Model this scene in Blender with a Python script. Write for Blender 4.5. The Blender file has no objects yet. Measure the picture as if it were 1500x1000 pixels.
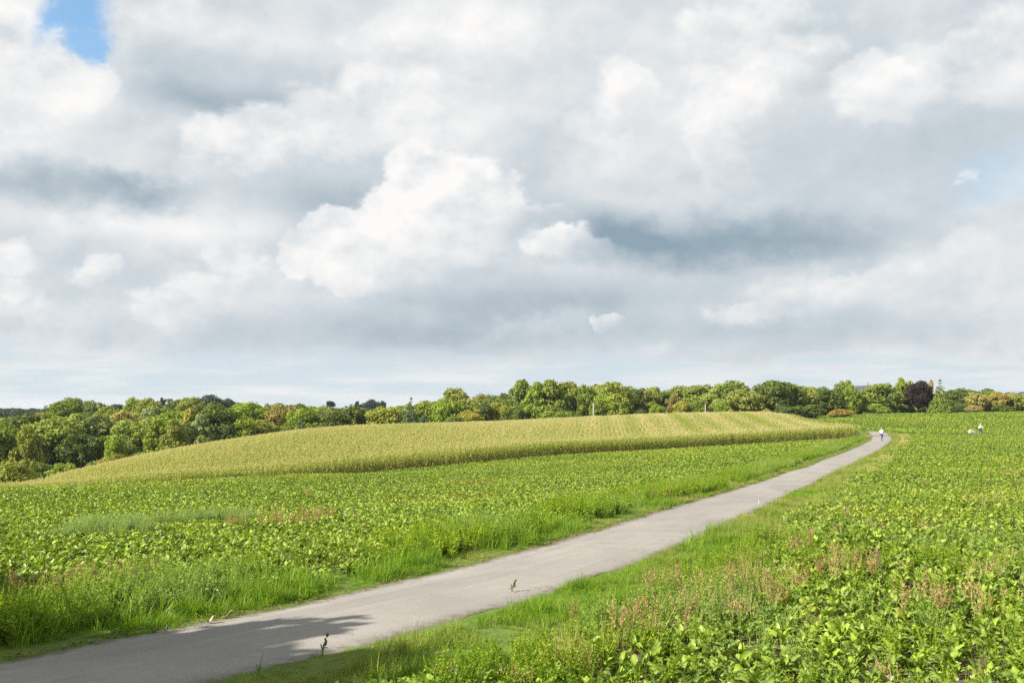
import bpy, math, random
import numpy as np
from mathutils import Vector, Matrix, Euler

S = bpy.context.scene
C = S.collection
R = math.radians
PI = math.pi
rng = np.random.default_rng(7)
random.seed(7)

# ------------------------------------------------------------------ camera
CAM_H = 3.2
FPX = 1458.0                     # focal length in pixels of the 1500 px wide photograph
PITCH = math.atan(95.0 / FPX)    # horizon lies at y = 595 of 1000
cam_d = bpy.data.cameras.new('camera')
cam_d.sensor_width = 36.0
cam_d.lens = FPX / 1500.0 * 36.0
cam_d.clip_start = 0.1
cam_d.clip_end = 9000.0
cam = bpy.data.objects.new('camera', cam_d)
C.objects.link(cam)
cam.location = (0, 0, CAM_H)
cam.rotation_euler = (PI / 2 + PITCH, 0, 0)
S.camera = cam

# ------------------------------------------------------------------ light, exposure, engine
SUN_AZ = math.atan2(-1.0, -0.60)      # clockwise from +Y: the sun stands to the left, a little behind the camera
SUN_EL = R(36)
EXPOSURE = 1.25
KEXP = 2.0 ** EXPOSURE
sun_d = bpy.data.lights.new('sun', 'SUN')
sun_d.energy = 4.6
sun_d.angle = R(0.5)
sun_d.color = (1.0, 0.94, 0.84)
sun = bpy.data.objects.new('sun', sun_d)
C.objects.link(sun)
to_sun = Vector((math.sin(SUN_AZ) * math.cos(SUN_EL), math.cos(SUN_AZ) * math.cos(SUN_EL), math.sin(SUN_EL)))
sun.rotation_euler = to_sun.to_track_quat('Z', 'Y').to_euler()
S.view_settings.view_transform = 'Standard'
S.view_settings.look = 'None'
S.view_settings.exposure = EXPOSURE
S.view_settings.gamma = 1.0
S.view_settings.use_curve_mapping = False
cy = S.cycles
cy.max_bounces = 6
cy.diffuse_bounces = 3
cy.glossy_bounces = 2
cy.transmission_bounces = 4
cy.transparent_max_bounces = 6
cy.caustics_reflective = False
cy.caustics_refractive = False
cy.use_adaptive_sampling = True
cy.adaptive_threshold = 0.012
cy.use_denoising = False
cy.sample_clamp_indirect = 6.0


def ray(px, py):
    """Direction of the photograph's pixel, scaled so that its Y is 1."""
    a, v = (px - 750.0) / FPX, (500.0 - py) / FPX
    y = math.cos(PITCH) - math.sin(PITCH) * v
    z = math.sin(PITCH) + math.cos(PITCH) * v
    return Vector((a / y, 1.0, z / y))


def at(px, py, Y):
    d = ray(px, py)
    return Vector((d.x * Y, Y, CAM_H + d.z * Y))


# ------------------------------------------------------------------ small node language
class N:
    """A node tree with short calls for math nodes."""
    def __init__(s, tree):
        s.t = tree

    def new(s, typ, **kw):
        n = s.t.nodes.new(typ)
        for k, v in kw.items():
            setattr(n, k, v)
        return n

    def put(s, sock, v):
        if isinstance(v, bpy.types.NodeSocket):
            s.t.links.new(v, sock)
        elif v is not None:
            sock.default_value = v

    def m(s, op, a, b=None, c=None, clamp=False):
        n = s.new('ShaderNodeMath', operation=op, use_clamp=clamp)
        for i, v in enumerate((a, b, c)):
            s.put(n.inputs[i], v)
        return n.outputs[0]

    def v(s, op, a, b=None, c=None):
        n = s.new('ShaderNodeVectorMath', operation=op)
        for i, x in enumerate((a, b, c)):
            if x is not None:
                s.put(n.inputs[i], x)
        return n.outputs[1] if op in ('LENGTH', 'DISTANCE', 'DOT_PRODUCT') else n.outputs[0]

    def step(s, x, a, b, lo=0.0, hi=1.0, kind='SMOOTHSTEP'):
        n = s.new('ShaderNodeMapRange', interpolation_type=kind)
        for i, v in enumerate((x, a, b, lo, hi)):
            s.put(n.inputs[i], v)
        return n.outputs[0]

    def mix(s, f, a, b, blend='MIX'):
        n = s.new('ShaderNodeMix', data_type='RGBA', blend_type=blend)
        s.put(n.inputs[0], f)
        for i, v in ((6, a), (7, b)):
            if not isinstance(v, bpy.types.NodeSocket) and len(v) == 3:
                v = (*v, 1.0)
            s.put(n.inputs[i], v)
        return n.outputs[2]

    def noise(s, vec, scale, detail=3.0, rough=0.5, dist=0.0, typ='FBM', dim='3D', w=None):
        n = s.new('ShaderNodeTexNoise', noise_type=typ, noise_dimensions=dim)
        n.normalize = True
        if vec is not None:
            s.put(n.inputs['Vector'], vec)
        s.put(n.inputs['Scale'], scale)
        s.put(n.inputs['Detail'], detail)
        s.put(n.inputs['Roughness'], rough)
        s.put(n.inputs['Distortion'], dist)
        return n

    def xyz(s, x, y, z=0.0):
        n = s.new('ShaderNodeCombineXYZ')
        for i, v in enumerate((x, y, z)):
            s.put(n.inputs[i], v)
        return n.outputs[0]

    def attr(s, name, kind='GEOMETRY'):
        return s.new('ShaderNodeAttribute', attribute_name=name, attribute_type=kind)


# ------------------------------------------------------------------ sky: Nishita behind layers of procedural cloud
def build_world():
    w = bpy.data.worlds.new('World')
    S.world = w
    w.use_nodes = True
    t = w.node_tree
    t.nodes.clear()
    n = N(t)
    out = n.new('ShaderNodeOutputWorld')
    bg = n.new('ShaderNodeBackground')
    STR = 0.10
    bg.inputs['Strength'].default_value = STR
    t.links.new(bg.outputs[0], out.inputs[0])
    sky = n.new('ShaderNodeTexSky', sky_type='NISHITA')
    sky.sun_disc = False
    sky.sun_elevation = SUN_EL
    sky.sun_rotation = SUN_AZ
    sky.altitude = 50
    sky.air_density = 1.0
    sky.dust_density = 1.0
    sky.ozone_density = 1.5
    d = n.new('ShaderNodeTexCoord').outputs['Generated']
    sep = n.new('ShaderNodeSeparateXYZ')
    t.links.new(d, sep.inputs[0])
    az = n.m('ARCTAN2', sep.outputs[0], sep.outputs[1])
    el = n.m('ARCSINE', sep.outputs[2])
    p0 = n.xyz(az, el)
    dn = n.v('MULTIPLY', d, (1.0, 1.0, 1.35))
    # domain warp: large folds and fine cauliflower edges
    w1 = n.noise(dn, 5.5, 3.0, 0.55).outputs[1]
    w2 = n.noise(dn, 24.0, 5.0, 0.58).outputs[1]
    p1 = n.v('MULTIPLY_ADD', n.v('SUBTRACT', w1, (.5, .5, .5)), (.10, .055, 0.), p0)
    p2 = n.v('MULTIPLY_ADD', n.v('SUBTRACT', w2, (.5, .5, .5)), (.045, .040, 0.), p1)
    w3 = n.noise(dn, 75.0, 4.0, 0.6).outputs[1]
    p2 = n.v('MULTIPLY_ADD', n.v('SUBTRACT', w3, (.5, .5, .5)), (.016, .015, 0.), p2)

    def uv(px, py):
        r = ray(px, py).normalized()
        return math.atan2(r.x, r.y), math.asin(r.z)

    def blob(p, cx, cy, rx, ry):
        u, v = uv(cx, cy)
        sx, sy = FPX / rx, FPX / ry
        q = n.v('MULTIPLY_ADD', p, (sx, sy, 0.), (-u * sx, -v * sy, 0.))
        return n.v('LENGTH', q)

    # broad light and dark of the overcast
    big = n.noise(dn, 3.2, 6.0, 0.56).outputs[0]
    tone = n.m('MULTIPLY_ADD', n.m('SUBTRACT', big, 0.5), 0.62, 0.70)
    for cx, cy, rx, ry, a in BLOBS:
        tone = n.m('ADD', tone, n.step(blob(p2 if a < -.3 else p1, cx, cy, rx, ry), 0.0, 1.0, a, 0.0))
    # relief: the same noise a little nearer the sun, for lit and shaded folds
    off = n.v('ADD', dn, (-.012, 0., .022))
    fa = n.noise(dn, 9.0, 6.0, 0.55).outputs[0]
    fb = n.noise(off, 9.0, 6.0, 0.55).outputs[0]
    relief = n.m('SUBTRACT', fa, fb)
    # billows: rounded bumps with creases between them, lit from the sun's side
    def billow(vec):
        vo = n.new('ShaderNodeTexVoronoi', feature='F1', voronoi_dimensions='3D')
        vo.normalize = True
        n.put(vo.inputs['Vector'], vec)
        for k, v in (('Scale', 15.0), ('Detail', 2.0), ('Roughness', .5), ('Lacunarity', 2.3)):
            n.put(vo.inputs[k], v)
        return n.m('SUBTRACT', 1.0, vo.outputs['Distance'])
    wd = n.v('MULTIPLY_ADD', n.v('SUBTRACT', w2, (.5, .5, .5)), (.05, .05, .05), dn)
    ba = billow(wd)
    bb_ = billow(n.v('ADD', wd, (-.007, 0., .013)))
    puffy = n.m('SUBTRACT', ba, bb_)
    tone = n.m('MULTIPLY_ADD', relief, 0.45, tone)
    tone = n.m('MULTIPLY_ADD', puffy, 0.20, tone)
    tone = n.m('MULTIPLY_ADD', n.m('SUBTRACT', ba, .62), 0.13, tone)
    tone = n.m('MULTIPLY_ADD', n.m('SUBTRACT', fa, .5), 0.16, tone)
    # crisp sunlit cumulus heads that dissolve towards lower right
    for puffs, (fx, fy, fr), strength, edge in CUMULUS:
        f = None
        for cx, cy, rx, ry in puffs:
            b = n.m('SUBTRACT', 1.0, blob(p2, cx, cy, rx, ry))
            f = b if f is None else n.m('SMOOTH_MAX', f, b, 0.12)
        f = n.m('MULTIPLY_ADD', n.m('SUBTRACT', ba, .62), .78, f)
        a = n.step(f, 0.0, edge)
        u, v = uv(fx, fy)
        g = n.v('DOT_PRODUCT', n.v('SUBTRACT', p1, (u, v, 0.)), (0.35 * FPX / fr, -0.94 * FPX / fr, 0.))
        a = n.m('MULTIPLY', a, n.step(g, -0.35, 1.0, 1.0, 0.0))
        a = n.m('MULTIPLY', a, strength)
        head = n.m('MULTIPLY_ADD', puffy, 0.55, n.m('MULTIPLY_ADD', relief, 1.3, 0.95))
        tone = n.m('ADD', n.m('MULTIPLY', tone, n.m('SUBTRACT', 1.0, a)), n.m('MULTIPLY', head, a))
    tone = n.m('MINIMUM', n.m('MAXIMUM', tone, 0.0), 1.08)
    k = 1.0 / (KEXP * STR)
    dark = tuple(c * k for c in (.285, .385, .46))
    mid = tuple(c * k for c in (.62, .68, .725))
    lite = tuple(c * k for c in (.985, .97, .955))
    col = n.mix(n.step(tone, 0.0, 0.62, kind='LINEAR'), dark, mid)
    col = n.mix(n.step(tone, 0.62, 1.02, kind='LINEAR'), col, lite)
    # open pale sky under the cloud sheet, with thin streaks
    streak = n.noise(n.v('MULTIPLY', d, (1.0, 1.0, 9.0)), 7.0, 5.0, 0.55).outputs[0]
    eld = n.m('MULTIPLY_ADD', n.m('SUBTRACT', streak, .5), 0.085, el)
    low = n.step(eld, uv(750, 545)[1], uv(750, 508)[1], 1.0, 0.0)
    lowcol = n.mix(n.step(streak, .38, .68), tuple(c * k for c in (.64, .75, .81)), tuple(c * k for c in (.84, .87, .88)))
    col = n.mix(n.m('MULTIPLY', low, .85), col, lowcol)
    # gaps of blue
    hole = None
    for cx, cy, rx, ry, a in HOLES:
        h = n.step(n.m('ADD', blob(p2, cx, cy, rx, ry), n.m('MULTIPLY', n.m('SUBTRACT', fa, .5), 1.6)), 0.45, 1.05, a, 0.0)
        hole = h if hole is None else n.m('MAXIMUM', hole, h)
    blue = n.mix(1.0, sky.outputs[0], (0.62, 0.90, 0.98), 'MULTIPLY')
    col = n.mix(hole, col, blue)
    t.links.new(col, bg.inputs[0])


BLOBS = [  # px, py, rx, ry of the photograph, change of tone
    (340, 125, 320, 74, -.16), (310, 152, 220, 36, -.30), (520, 90, 200, 80, -.06),
    (60, 272, 260, 46, -.36), (215, 280, 120, 32, -.38), (60, 215, 200, 50, .12),
    (1010, 350, 430, 60, -.54), (860, 338, 230, 52, -.28), (1250, 315, 300, 80, -.16), (780, 300, 80, 90, -.10),
    (150, 390, 320, 80, -.08), (500, 310, 120, 60, -.20),
    (560, 495, 640, 48, -.28), (760, 445, 260, 50, -.28), (1260, 480, 420, 42, -.20), (1000, 430, 300, 60, -.06),
    (1440, 190, 190, 90, -.16), (1250, 45, 220, 60, -.08), (830, 120, 120, 160, -.06), (760, 210, 60, 90, -.10),
    (620, 170, 220, 90, .14), (640, 60, 160, 90, .08), (470, 285, 150, 52, -.18), (200, 330, 200, 40, .10), (60, 120, 150, 80, .26), (1080, 120, 200, 150, .22), (1300, 160, 110, 60, .12), (360, 60, 200, 70, .10),
    (820, 440, 900, 90, -.13), (1230, 260, 330, 110, -.12), (1000, 362, 360, 44, -.14), (1180, 425, 240, 30, .10), (300, 330, 260, 40, .12), (330, 560, 900, 26, .14), (1400, 100, 140, 70, .14), (700, 340, 120, 60, .14),
]
CUMULUS = [  # puffs (px, py, rx, ry), fade origin and length, strength, edge width
    ([(310, 205, 52, 42), (380, 195, 70, 54), (480, 178, 90, 64), (580, 150, 100, 76)], (420, 195, 150), .78, .42),
    ([(624, 262, 60, 60), (585, 312, 70, 56), (520, 350, 72, 50), (450, 380, 60, 44), (660, 310, 110, 84), (560, 390, 100, 54), (490, 408, 60, 30), (745, 350, 110, 46)], (590, 340, 118), .95, .22),
    ([(800, 362, 70, 30), (845, 368, 44, 22)], (800, 362, 56), .9, .5),
    ([(908, 112, 42, 44), (896, 150, 40, 42), (880, 188, 44, 36)], (900, 150, 110), .72, .4),
    ([(1288, 130, 54, 46), (1335, 155, 56, 36), (1296, 155, 66, 38)], (1300, 150, 70), .62, .4),
    ([(1040, 200, 54, 50), (1048, 245, 46, 44), (1110, 60, 130, 90), (1060, 130, 80, 64)], (1070, 160, 150), .7, .42),
    ([(245, 446, 52, 28), (305, 435, 58, 32), (370, 420, 54, 36), (345, 385, 32, 40)], (300, 435, 56), .62, .5),
    ([(150, 392, 34, 26), (138, 402, 28, 20)], (150, 395, 44), .7, .4),
    ([(900, 473, 34, 13), (884, 477, 22, 9)], (900, 474, 24), .95, .3),
    ([(60, 462, 52, 28), (12, 425, 32, 26), (95, 470, 34, 22), (20, 380, 40, 30)], (50, 455, 50), .55, .5),
    ([(18, 70, 52, 52), (104, 120, 50, 34), (20, 140, 100, 54), (0, 20, 40, 50)], (40, 90, 140), .9, .24),
    ([(1418, 262, 14, 15), (1408, 372, 50, 34), (1370, 385, 46, 30), (1446, 350, 40, 30)], (1400, 340, 120), .5, .6),
    ([(1395, 95, 80, 48), (1480, 80, 90, 70), (1440, 115, 90, 46)], (1430, 100, 90), .7, .42),
    ([(1180, 430, 100, 36), (1250, 412, 100, 34), (1115, 452, 80, 28)], (1190, 430, 60), .45, .55),
    ([(790, 470, 80, 26), (1040, 478, 50, 10)], (780, 480, 60), .35, .7),
    ([(640, 20, 120, 70), (740, 40, 90, 60), (560, 60, 80, 50)], (650, 40, 130), .4, .7),
    ([(190, 60, 70, 60), (250, 30, 100, 60)], (220, 50, 110), .45, .6),
]
HOLES = [(98, 8, 78, 60, .84), (116, 62, 44, 40, .8), (1490, 250, 80, 50, .12)]
build_world()


# ------------------------------------------------------------------ terrain
def line(points):
    """[(px, py, Y)] -> world points."""
    return [at(*p) for p in points]


PATH_W = 3.0
# left edge of the path in the photograph and the height of the camera over it
_edge = [(0, 966, 3.2), (200, 930, 3.2), (333, 904, 3.2), (475, 873, 3.2), (600, 846, 3.2), (700, 823, 3.22), (767, 806, 3.25), (833, 786, 3.3), (883, 774, 3.36),
         (953, 753, 3.48), (1000, 740, 3.6), (1033, 728, 3.76), (1100, 708, 4.1), (1167, 688, 4.4), (1207, 673, 4.55), (1247, 656, 4.7), (1272, 646.5, 4.76), (1278, 641, 4.76), (1272, 635.5, 4.7), (1266, 631.5, 4.62)]
_pts = []
for px, py, h in _edge:
    d = ray(px, py)
    Y = -h / d.z
    _pts.append((d.x * Y, Y, CAM_H - h))
_pts = np.array(_pts)
_lg = lambda Y: np.log(Y / 40.0)
_cx = np.polyfit(_lg(_pts[:, 1]), _pts[:, 0], 7)      # X of the left edge over log Y
def edge_x(Y):
    Y = np.asarray(Y, float)
    Yc = np.clip(Y, _pts[0, 1], _pts[-1, 1])
    return np.polyval(_cx, _lg(Yc)) + edge_slope(Yc) * (Y - Yc)
def edge_slope(Y):
    Yc = np.clip(np.asarray(Y, float), _pts[0, 1], _pts[-1, 1])
    return np.polyval(np.polyder(_cx), _lg(Yc)) / Yc
def path_side(X, Y):
    """Signed distance to the path's centre line: negative to its left (the maize side)."""
    s = edge_slope(Y)
    return (X - edge_x(Y)) / np.sqrt(1 + s * s) - PATH_W / 2

# control points: X, Y, ground height
CP = []
for (x, y, z) in _pts:
    CP.append((x + 1.2, y, z))
    CP.append((x - 2.2, y + .6, z + .02))
    CP.append((x + 6.0, y - .8, z + .03))
def cp(px, py, Y, sink):
    v = at(px, py, Y)
    CP.append((v.x, v.y, v.z - sink))
for x, y in ((-25, -25), (0, -30), (30, -25), (-12, 2), (10, 2), (-30, 10), (30, 8), (60, 0), (-60, -10), (0, 4), (-80, -60), (80, -60)):
    CP.append((x, y, 0.0))
for px, py, Y in ((0, 800, 21), (200, 780, 24), (400, 770, 26), (0, 735, 38), (300, 728, 45), (600, 740, 35), (750, 720, 46), (600, 705, 68), (850, 700, 62), (1000, 685, 76)):
    cp(px, py, Y, .42)
for px, py, Y in ((-60, 710, 52), (50, 709, 60), (300, 699, 72), (420, 691, 84)):       # crest of the beet field, where it falls away
    cp(px, py, Y, .42)
# foot of the maize: where its tops meet the crest line
FRONT = [(-40, 706, 93, .0), (50, 707, 95, .05), (200, 702, 99, .55), (400, 691, 106, .75), (500, 685, 110, 1.0), (600, 678, 114, 1.2), (700, 671, 118, 1.35), (800, 663.5, 123, 1.5), (900, 658, 130, 1.5), (1000, 653, 136, 1.55), (1100, 647.5, 142, 1.55), (1200, 642, 147, 1.6), (1262, 638.5, 150, 1.6)]
MAIZE_H = 1.95
front = []
for px, py, Y, seen in FRONT:
    v = at(px, py, Y)
    CP.append((v.x, v.y, v.z + seen - MAIZE_H))
    front.append((v.x, v.y))
CREST = [(50, 706, 100), (100, 690, 115), (150, 678, 126), (200, 667, 137), (300, 651, 152), (400, 640, 166), (500, 633, 178), (600, 626, 190), (700, 620, 198), (800, 614, 206), (900, 609, 212), (1000, 606, 216), (1050, 605, 218), (1100, 604, 219), (1150, 603, 218), (1190, 604.5, 205), (1225, 610, 185), (1250, 619, 168)]
crest = []
for px, py, Y in CREST:
    v = at(px, py, Y)
    CP.append((v.x, v.y, v.z - MAIZE_H))
    if px < 1150:
        CP.append((v.x * 1.12 - 2, v.y * 1.14, v.z - MAIZE_H - 1.3))
    crest.append((v.x, v.y))
for px, py, Y in ((1290, 613, 235),):
    cp(px, py, Y, .1)
for px, py, Y in ((1320, 655, 104), (1400, 690, 57), (1500, 700, 51), (1500, 650, 110), (1400, 760, 26.5), (1300, 850, 16.3), (1300, 634, 160), (1400, 634, 163), (1500, 634, 166), (1600, 634, 168), (1650, 660, 96), (1620, 760, 26.5)):
    cp(px, py, Y, .42)
for px, py, Y in ((1340, 620, 205), (1500, 618, 205), (1240, 609.5, 262), (1300, 606.5, 266), (1400, 605, 268), (1500, 603, 270), (1620, 602, 272)):
    cp(px, py, Y, .35)
# the wooded valley beyond and to the left, then the far country
for x, y, z in ((-60, 112, -7.2), (-80, 120, -7.8), (-70, 150, -8.0), (-50, 170, -7.5), (-100, 160, -8.5), (-100, 220, -5.5), (-60, 220, -5.2), (-20, 235, -3.6), (20, 262, -2.0), (50, 268, -1.2), (-140, 260, -4), (-30, 300, -3), (40, 320, -1.0),
                (100, 320, 1.0), (150, 330, 1.2), (200, 300, 1.0), (-120, 90, -7), (-60, 60, -3.2), (-90, 20, -2), (-80, 400, -2), (120, 420, 0), (300, 300, 0), (-300, 200, -5), (-300, -100, -2), (300, -100, 0), (0, 480, -1), (300, 480, 0), (-300, 480, -3), (0, -300, 0)):
    CP.append((x, y, z))
CP = np.array(CP, float)


def _fit():
    A = CP[:, :2] / 100.0
    n = len(A)
    r2 = ((A[:, None] - A[None]) ** 2).sum(-1)
    K = 0.5 * r2 * np.log(np.maximum(r2, 1e-12)) + np.eye(n) * 1.5e-4
    P = np.c_[np.ones(n), A]
    M = np.block([[K, P], [P.T, np.zeros((3, 3))]])
    return np.linalg.solve(M, np.r_[CP[:, 2], np.zeros(3)])
_w = _fit()


def tps(X, Y):
    X = np.atleast_1d(np.asarray(X, float)); Y = np.atleast_1d(np.asarray(Y, float))
    out = np.empty(X.shape)
    A = CP[:, :2] / 100.0
    f, fx, fy = out.ravel(), X.ravel() / 100.0, Y.ravel() / 100.0
    for i in range(0, f.size, 40000):
        x, y = fx[i:i + 40000], fy[i:i + 40000]
        r2 = (x[:, None] - A[None, :, 0]) ** 2 + (y[:, None] - A[None, :, 1]) ** 2
        f[i:i + 40000] = (0.5 * r2 * np.log(np.maximum(r2, 1e-12))) @ _w[:-3] + _w[-3] + _w[-2] * x + _w[-1] * y
    r = np.hypot(X, Y)
    k = np.clip((r - 330.0) / 150.0, 0, 1)
    k = k * k * (3 - 2 * k)
    return out * (1 - k) + (-6.0) * k


def ground_z(X, Y):
    return tps(X, Y)


def gz(x, y):
    return float(tps([x], [y])[0])


def in_poly(X, Y, poly):
    inside = np.zeros(X.shape, bool)
    j = len(poly) - 1
    for i in range(len(poly)):
        xi, yi = poly[i]; xj, yj = poly[j]
        c = ((yi > Y) != (yj > Y)) & (X < (xj - xi) * (Y - yi) / (yj - yi + 1e-12) + xi)
        inside ^= c
        j = i
    return inside

maize_poly = list(front) + [(p[0] * 1.10 - 1.0, p[1] * 1.10) for p in reversed(crest)]
FX = np.array([p[0] for p in front]); FY = np.array([p[1] for p in front])
def beyond_front(X, Y):
    """How far a point lies behind the maize's front edge, along Y."""
    return Y - np.interp(X, FX, FY, left=FY[0] - 20, right=1e4)


# ------------------------------------------------------------------ mesh helpers
def mesh_from(name, verts, faces, mats=(), mat_idx=None, smooth=False):
    me = bpy.data.meshes.new(name)
    me.from_pydata([tuple(v) for v in verts], [], [tuple(f) for f in faces])
    for m in mats:
        me.materials.append(m)
    if mat_idx is not None:
        me.polygons.foreach_set('material_index', np.asarray(mat_idx, np.int32))
    if smooth:
        me.polygons.foreach_set('use_smooth', np.ones(len(me.polygons), bool))
    me.update()
    return me


def quad_mesh(name, V, mats=(), mat_idx=None, smooth=False):
    """V: (n, 4, 3) array: n separate quads, fast."""
    n = len(V)
    me = bpy.data.meshes.new(name)
    me.vertices.add(n * 4)
    me.vertices.foreach_set('co', V.reshape(-1).astype(np.float32))
    me.loops.add(n * 4)
    me.loops.foreach_set('vertex_index', np.arange(n * 4, dtype=np.int32))
    me.polygons.add(n)
    me.polygons.foreach_set('loop_start', np.arange(0, n * 4, 4, dtype=np.int32))
    for m in mats:
        me.materials.append(m)
    if mat_idx is not None:
        me.polygons.foreach_set('material_index', np.asarray(mat_idx, np.int32))
    me.update(calc_edges=True)
    me.validate()
    return me


def face_attr(me, name, vals):
    a = me.attributes.new(name, 'FLOAT', 'FACE')
    a.data.foreach_set('value', np.asarray(vals, np.float32))


def point_attr(me, name, vals):
    a = me.attributes.new(name, 'FLOAT', 'POINT')
    a.data.foreach_set('value', np.asarray(vals, np.float32))


def obj(name, me, parent=None, loc=(0, 0, 0), rot=(0, 0, 0), scale=(1, 1, 1)):
    o = bpy.data.objects.new(name, me)
    C.objects.link(o)
    o.location = loc; o.rotation_euler = rot; o.scale = scale
    if parent is not None:
        o.parent = parent
    return o


def tag(o, label=None, cat=None, group=None, kind=None):
    for k, v in (('label', label), ('category', cat), ('group', group), ('kind', kind)):
        if v:
            o[k] = v
    return o


def tube(points, radii, seg=6, cap=True):
    """Verts and faces of a tapered tube."""
    V, F = [], []
    pts = [Vector(p) for p in points]
    for i, p in enumerate(pts):
        d = (pts[min(i + 1, len(pts) - 1)] - pts[max(i - 1, 0)]).normalized()
        a = d.cross(Vector((0, 0, 1)) if abs(d.z) < .9 else Vector((1, 0, 0))).normalized()
        b = d.cross(a)
        for k in range(seg):
            t = 2 * PI * k / seg
            V.append(p + (a * math.cos(t) + b * math.sin(t)) * radii[i])
    for i in range(len(pts) - 1):
        for k in range(seg):
            a, b = i * seg + k, i * seg + (k + 1) % seg
            F.append((a, b, b + seg, a + seg))
    if cap:
        F.append(tuple(range(seg))[::-1]); F.append(tuple(range((len(pts) - 1) * seg, len(pts) * seg)))
    return V, F


class MB:
    def __init__(s):
        s.V, s.F, s.M = [], [], []
    def add(s, vf, mi=0):
        V, F = vf
        o = len(s.V)
        s.V += [tuple(v) for v in V]
        s.F += [tuple(i + o for i in f) for f in F]
        s.M += [mi] * len(F)
        return s
    def tube(s, pts, rad, seg=6, mi=0):
        return s.add(tube(pts, rad, seg), mi)
    def box(s, c, d, mi=0, rz=0.0):
        cx, cy, cz = c; x, y, z = d[0] / 2, d[1] / 2, d[2] / 2
        P = [(-x, -y, -z), (x, -y, -z), (x, y, -z), (-x, y, -z), (-x, -y, z), (x, -y, z), (x, y, z), (-x, y, z)]
        ca, sa = math.cos(rz), math.sin(rz)
        P = [(cx + p[0] * ca - p[1] * sa, cy + p[0] * sa + p[1] * ca, cz + p[2]) for p in P]
        return s.add((P, [(3, 2, 1, 0), (4, 5, 6, 7), (0, 1, 5, 4), (1, 2, 6, 5), (2, 3, 7, 6), (3, 0, 4, 7)]), mi)
    def mesh(s, name, mats, smooth=False):
        return mesh_from(name, s.V, s.F, mats, s.M, smooth)


# ------------------------------------------------------------------ materials
def new_mat(name):
    m = bpy.data.materials.new(name)
    m.use_nodes = True
    t = m.node_tree
    t.nodes.clear()
    n = N(t)
    out = n.new('ShaderNodeOutputMaterial')
    return m, n, out


def plain(name, col, rough=.6, var=.12, scale=30.0, metal=0.0):
    m, n, out = new_mat(name)
    b = n.new('ShaderNodeBsdfPrincipled')
    co = n.new('ShaderNodeTexCoord').outputs['Object']
    ns = n.noise(co, scale, 4.0, .6).outputs[0]
    c = n.mix(n.m('MULTIPLY', ns, 1.0), tuple(x * (1 - var) for x in col), tuple(min(1, x * (1 + var)) for x in col))
    n.put(b.inputs['Base Color'], c)
    b.inputs['Roughness'].default_value = rough
    b.inputs['Metallic'].default_value = metal
    n.t.links.new(b.outputs[0], out.inputs[0])
    return m


def leaf_mat(name, c0, c1, trans=.38, rough=.42, spec=.5, per_object=False, tip=None, vein=False, tint=None, gain=1.0):
    """Leaf: diffuse and glossy front, light coming through. c0..c1: spread between pieces; tint: (attribute, colour) mixed in by the points of a scatter."""
    m, n, out = new_mat(name)
    b = n.new('ShaderNodeBsdfPrincipled')
    b.inputs['Roughness'].default_value = rough
    b.inputs['Specular IOR Level'].default_value = spec
    tr = n.new('ShaderNodeBsdfTranslucent')
    oi = n.new('ShaderNodeObjectInfo')
    rnd = oi.outputs['Random']
    fv = n.attr('v').outputs['Fac']
    f = n.m('FRACT', n.m('ADD', n.m('MULTIPLY', rnd, 1.0), fv))
    f = n.m('ADD', n.m('MULTIPLY', rnd, .5), n.m('MULTIPLY', fv, .5), clamp=True)
    f = n.step(f, .12, .88)
    if per_object:
        base = n.mix(1.0, oi.outputs['Color'], n.mix(fv, c0, c1), 'MULTIPLY')
    else:
        base = n.mix(f, c0, c1)
    if tint:
        a = n.attr(tint[0], 'INSTANCER').outputs['Fac']
        base = n.mix(a, base, tint[1])
    if vein:
        a = n.attr('rib').outputs['Fac']
        base = n.mix(n.m('MULTIPLY', a, .55), base, (.40, .46, .14))
    if tip:
        a = n.attr('tip').outputs['Fac']
        base = n.mix(a, base, tip)
    n.put(b.inputs['Base Color'], base)
    tc = n.mix(1.0, base, (1.38, 1.46, .35), 'MULTIPLY')
    n.put(tr.inputs[0], tc)
    mx = n.new('ShaderNodeMixShader')
    mx.inputs[0].default_value = trans
    n.t.links.new(b.outputs[0], mx.inputs[1])
    n.t.links.new(tr.outputs[0], mx.inputs[2])
    n.t.links.new(mx.outputs[0], out.inputs[0])
    return m


M_beet = leaf_mat('beet_leaf', (.024, .074, .002), (.205, .305, .010), trans=.27, rough=.36, spec=.20, vein=True, tint=('tint', (.36, .35, .02)))
M_grass = leaf_mat('grass_blade', (.085, .185, .010), (.25, .36, .040), trans=.40, rough=.45, spec=.2, tint=('tint', (.33, .30, .11)))
M_dry = leaf_mat('dry_weed', (.32, .28, .10), (.48, .39, .20), trans=.3, rough=.8, spec=.1, tint=('tint', (.37, .25, .14)))
M_weed = leaf_mat('weed_leaf', (.08, .155, .008), (.26, .35, .025), trans=.36, rough=.5, spec=.18, tint=('tint', (.26, .34, .16)))
M_rust = leaf_mat('rust_seed', (.28, .20, .08), (.44, .33, .16), trans=.25, rough=.7, spec=.2)
M_mleaf = leaf_mat('maize_leaf', (.19, .245, .030), (.35, .37, .075), trans=.40, rough=.45, spec=.4, tint=('tint', (.46, .41, .13)))
M_mdry = leaf_mat('maize_dry', (.40, .32, .14), (.55, .45, .22), trans=.30, rough=.6, spec=.25)
M_mtas = leaf_mat('maize_tassel', (.50, .43, .24), (.62, .55, .34), trans=.35, rough=.6, spec=.25, tint=('green', (.36, .39, .10)))
M_crown = leaf_mat('tree_leaf', (.80, .80, .76), (1.22, 1.18, 1.02), trans=.30, rough=.6, spec=.12, per_object=True)
M_bark = plain('bark', (.10, .085, .065), .9, .35, 8)


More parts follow.
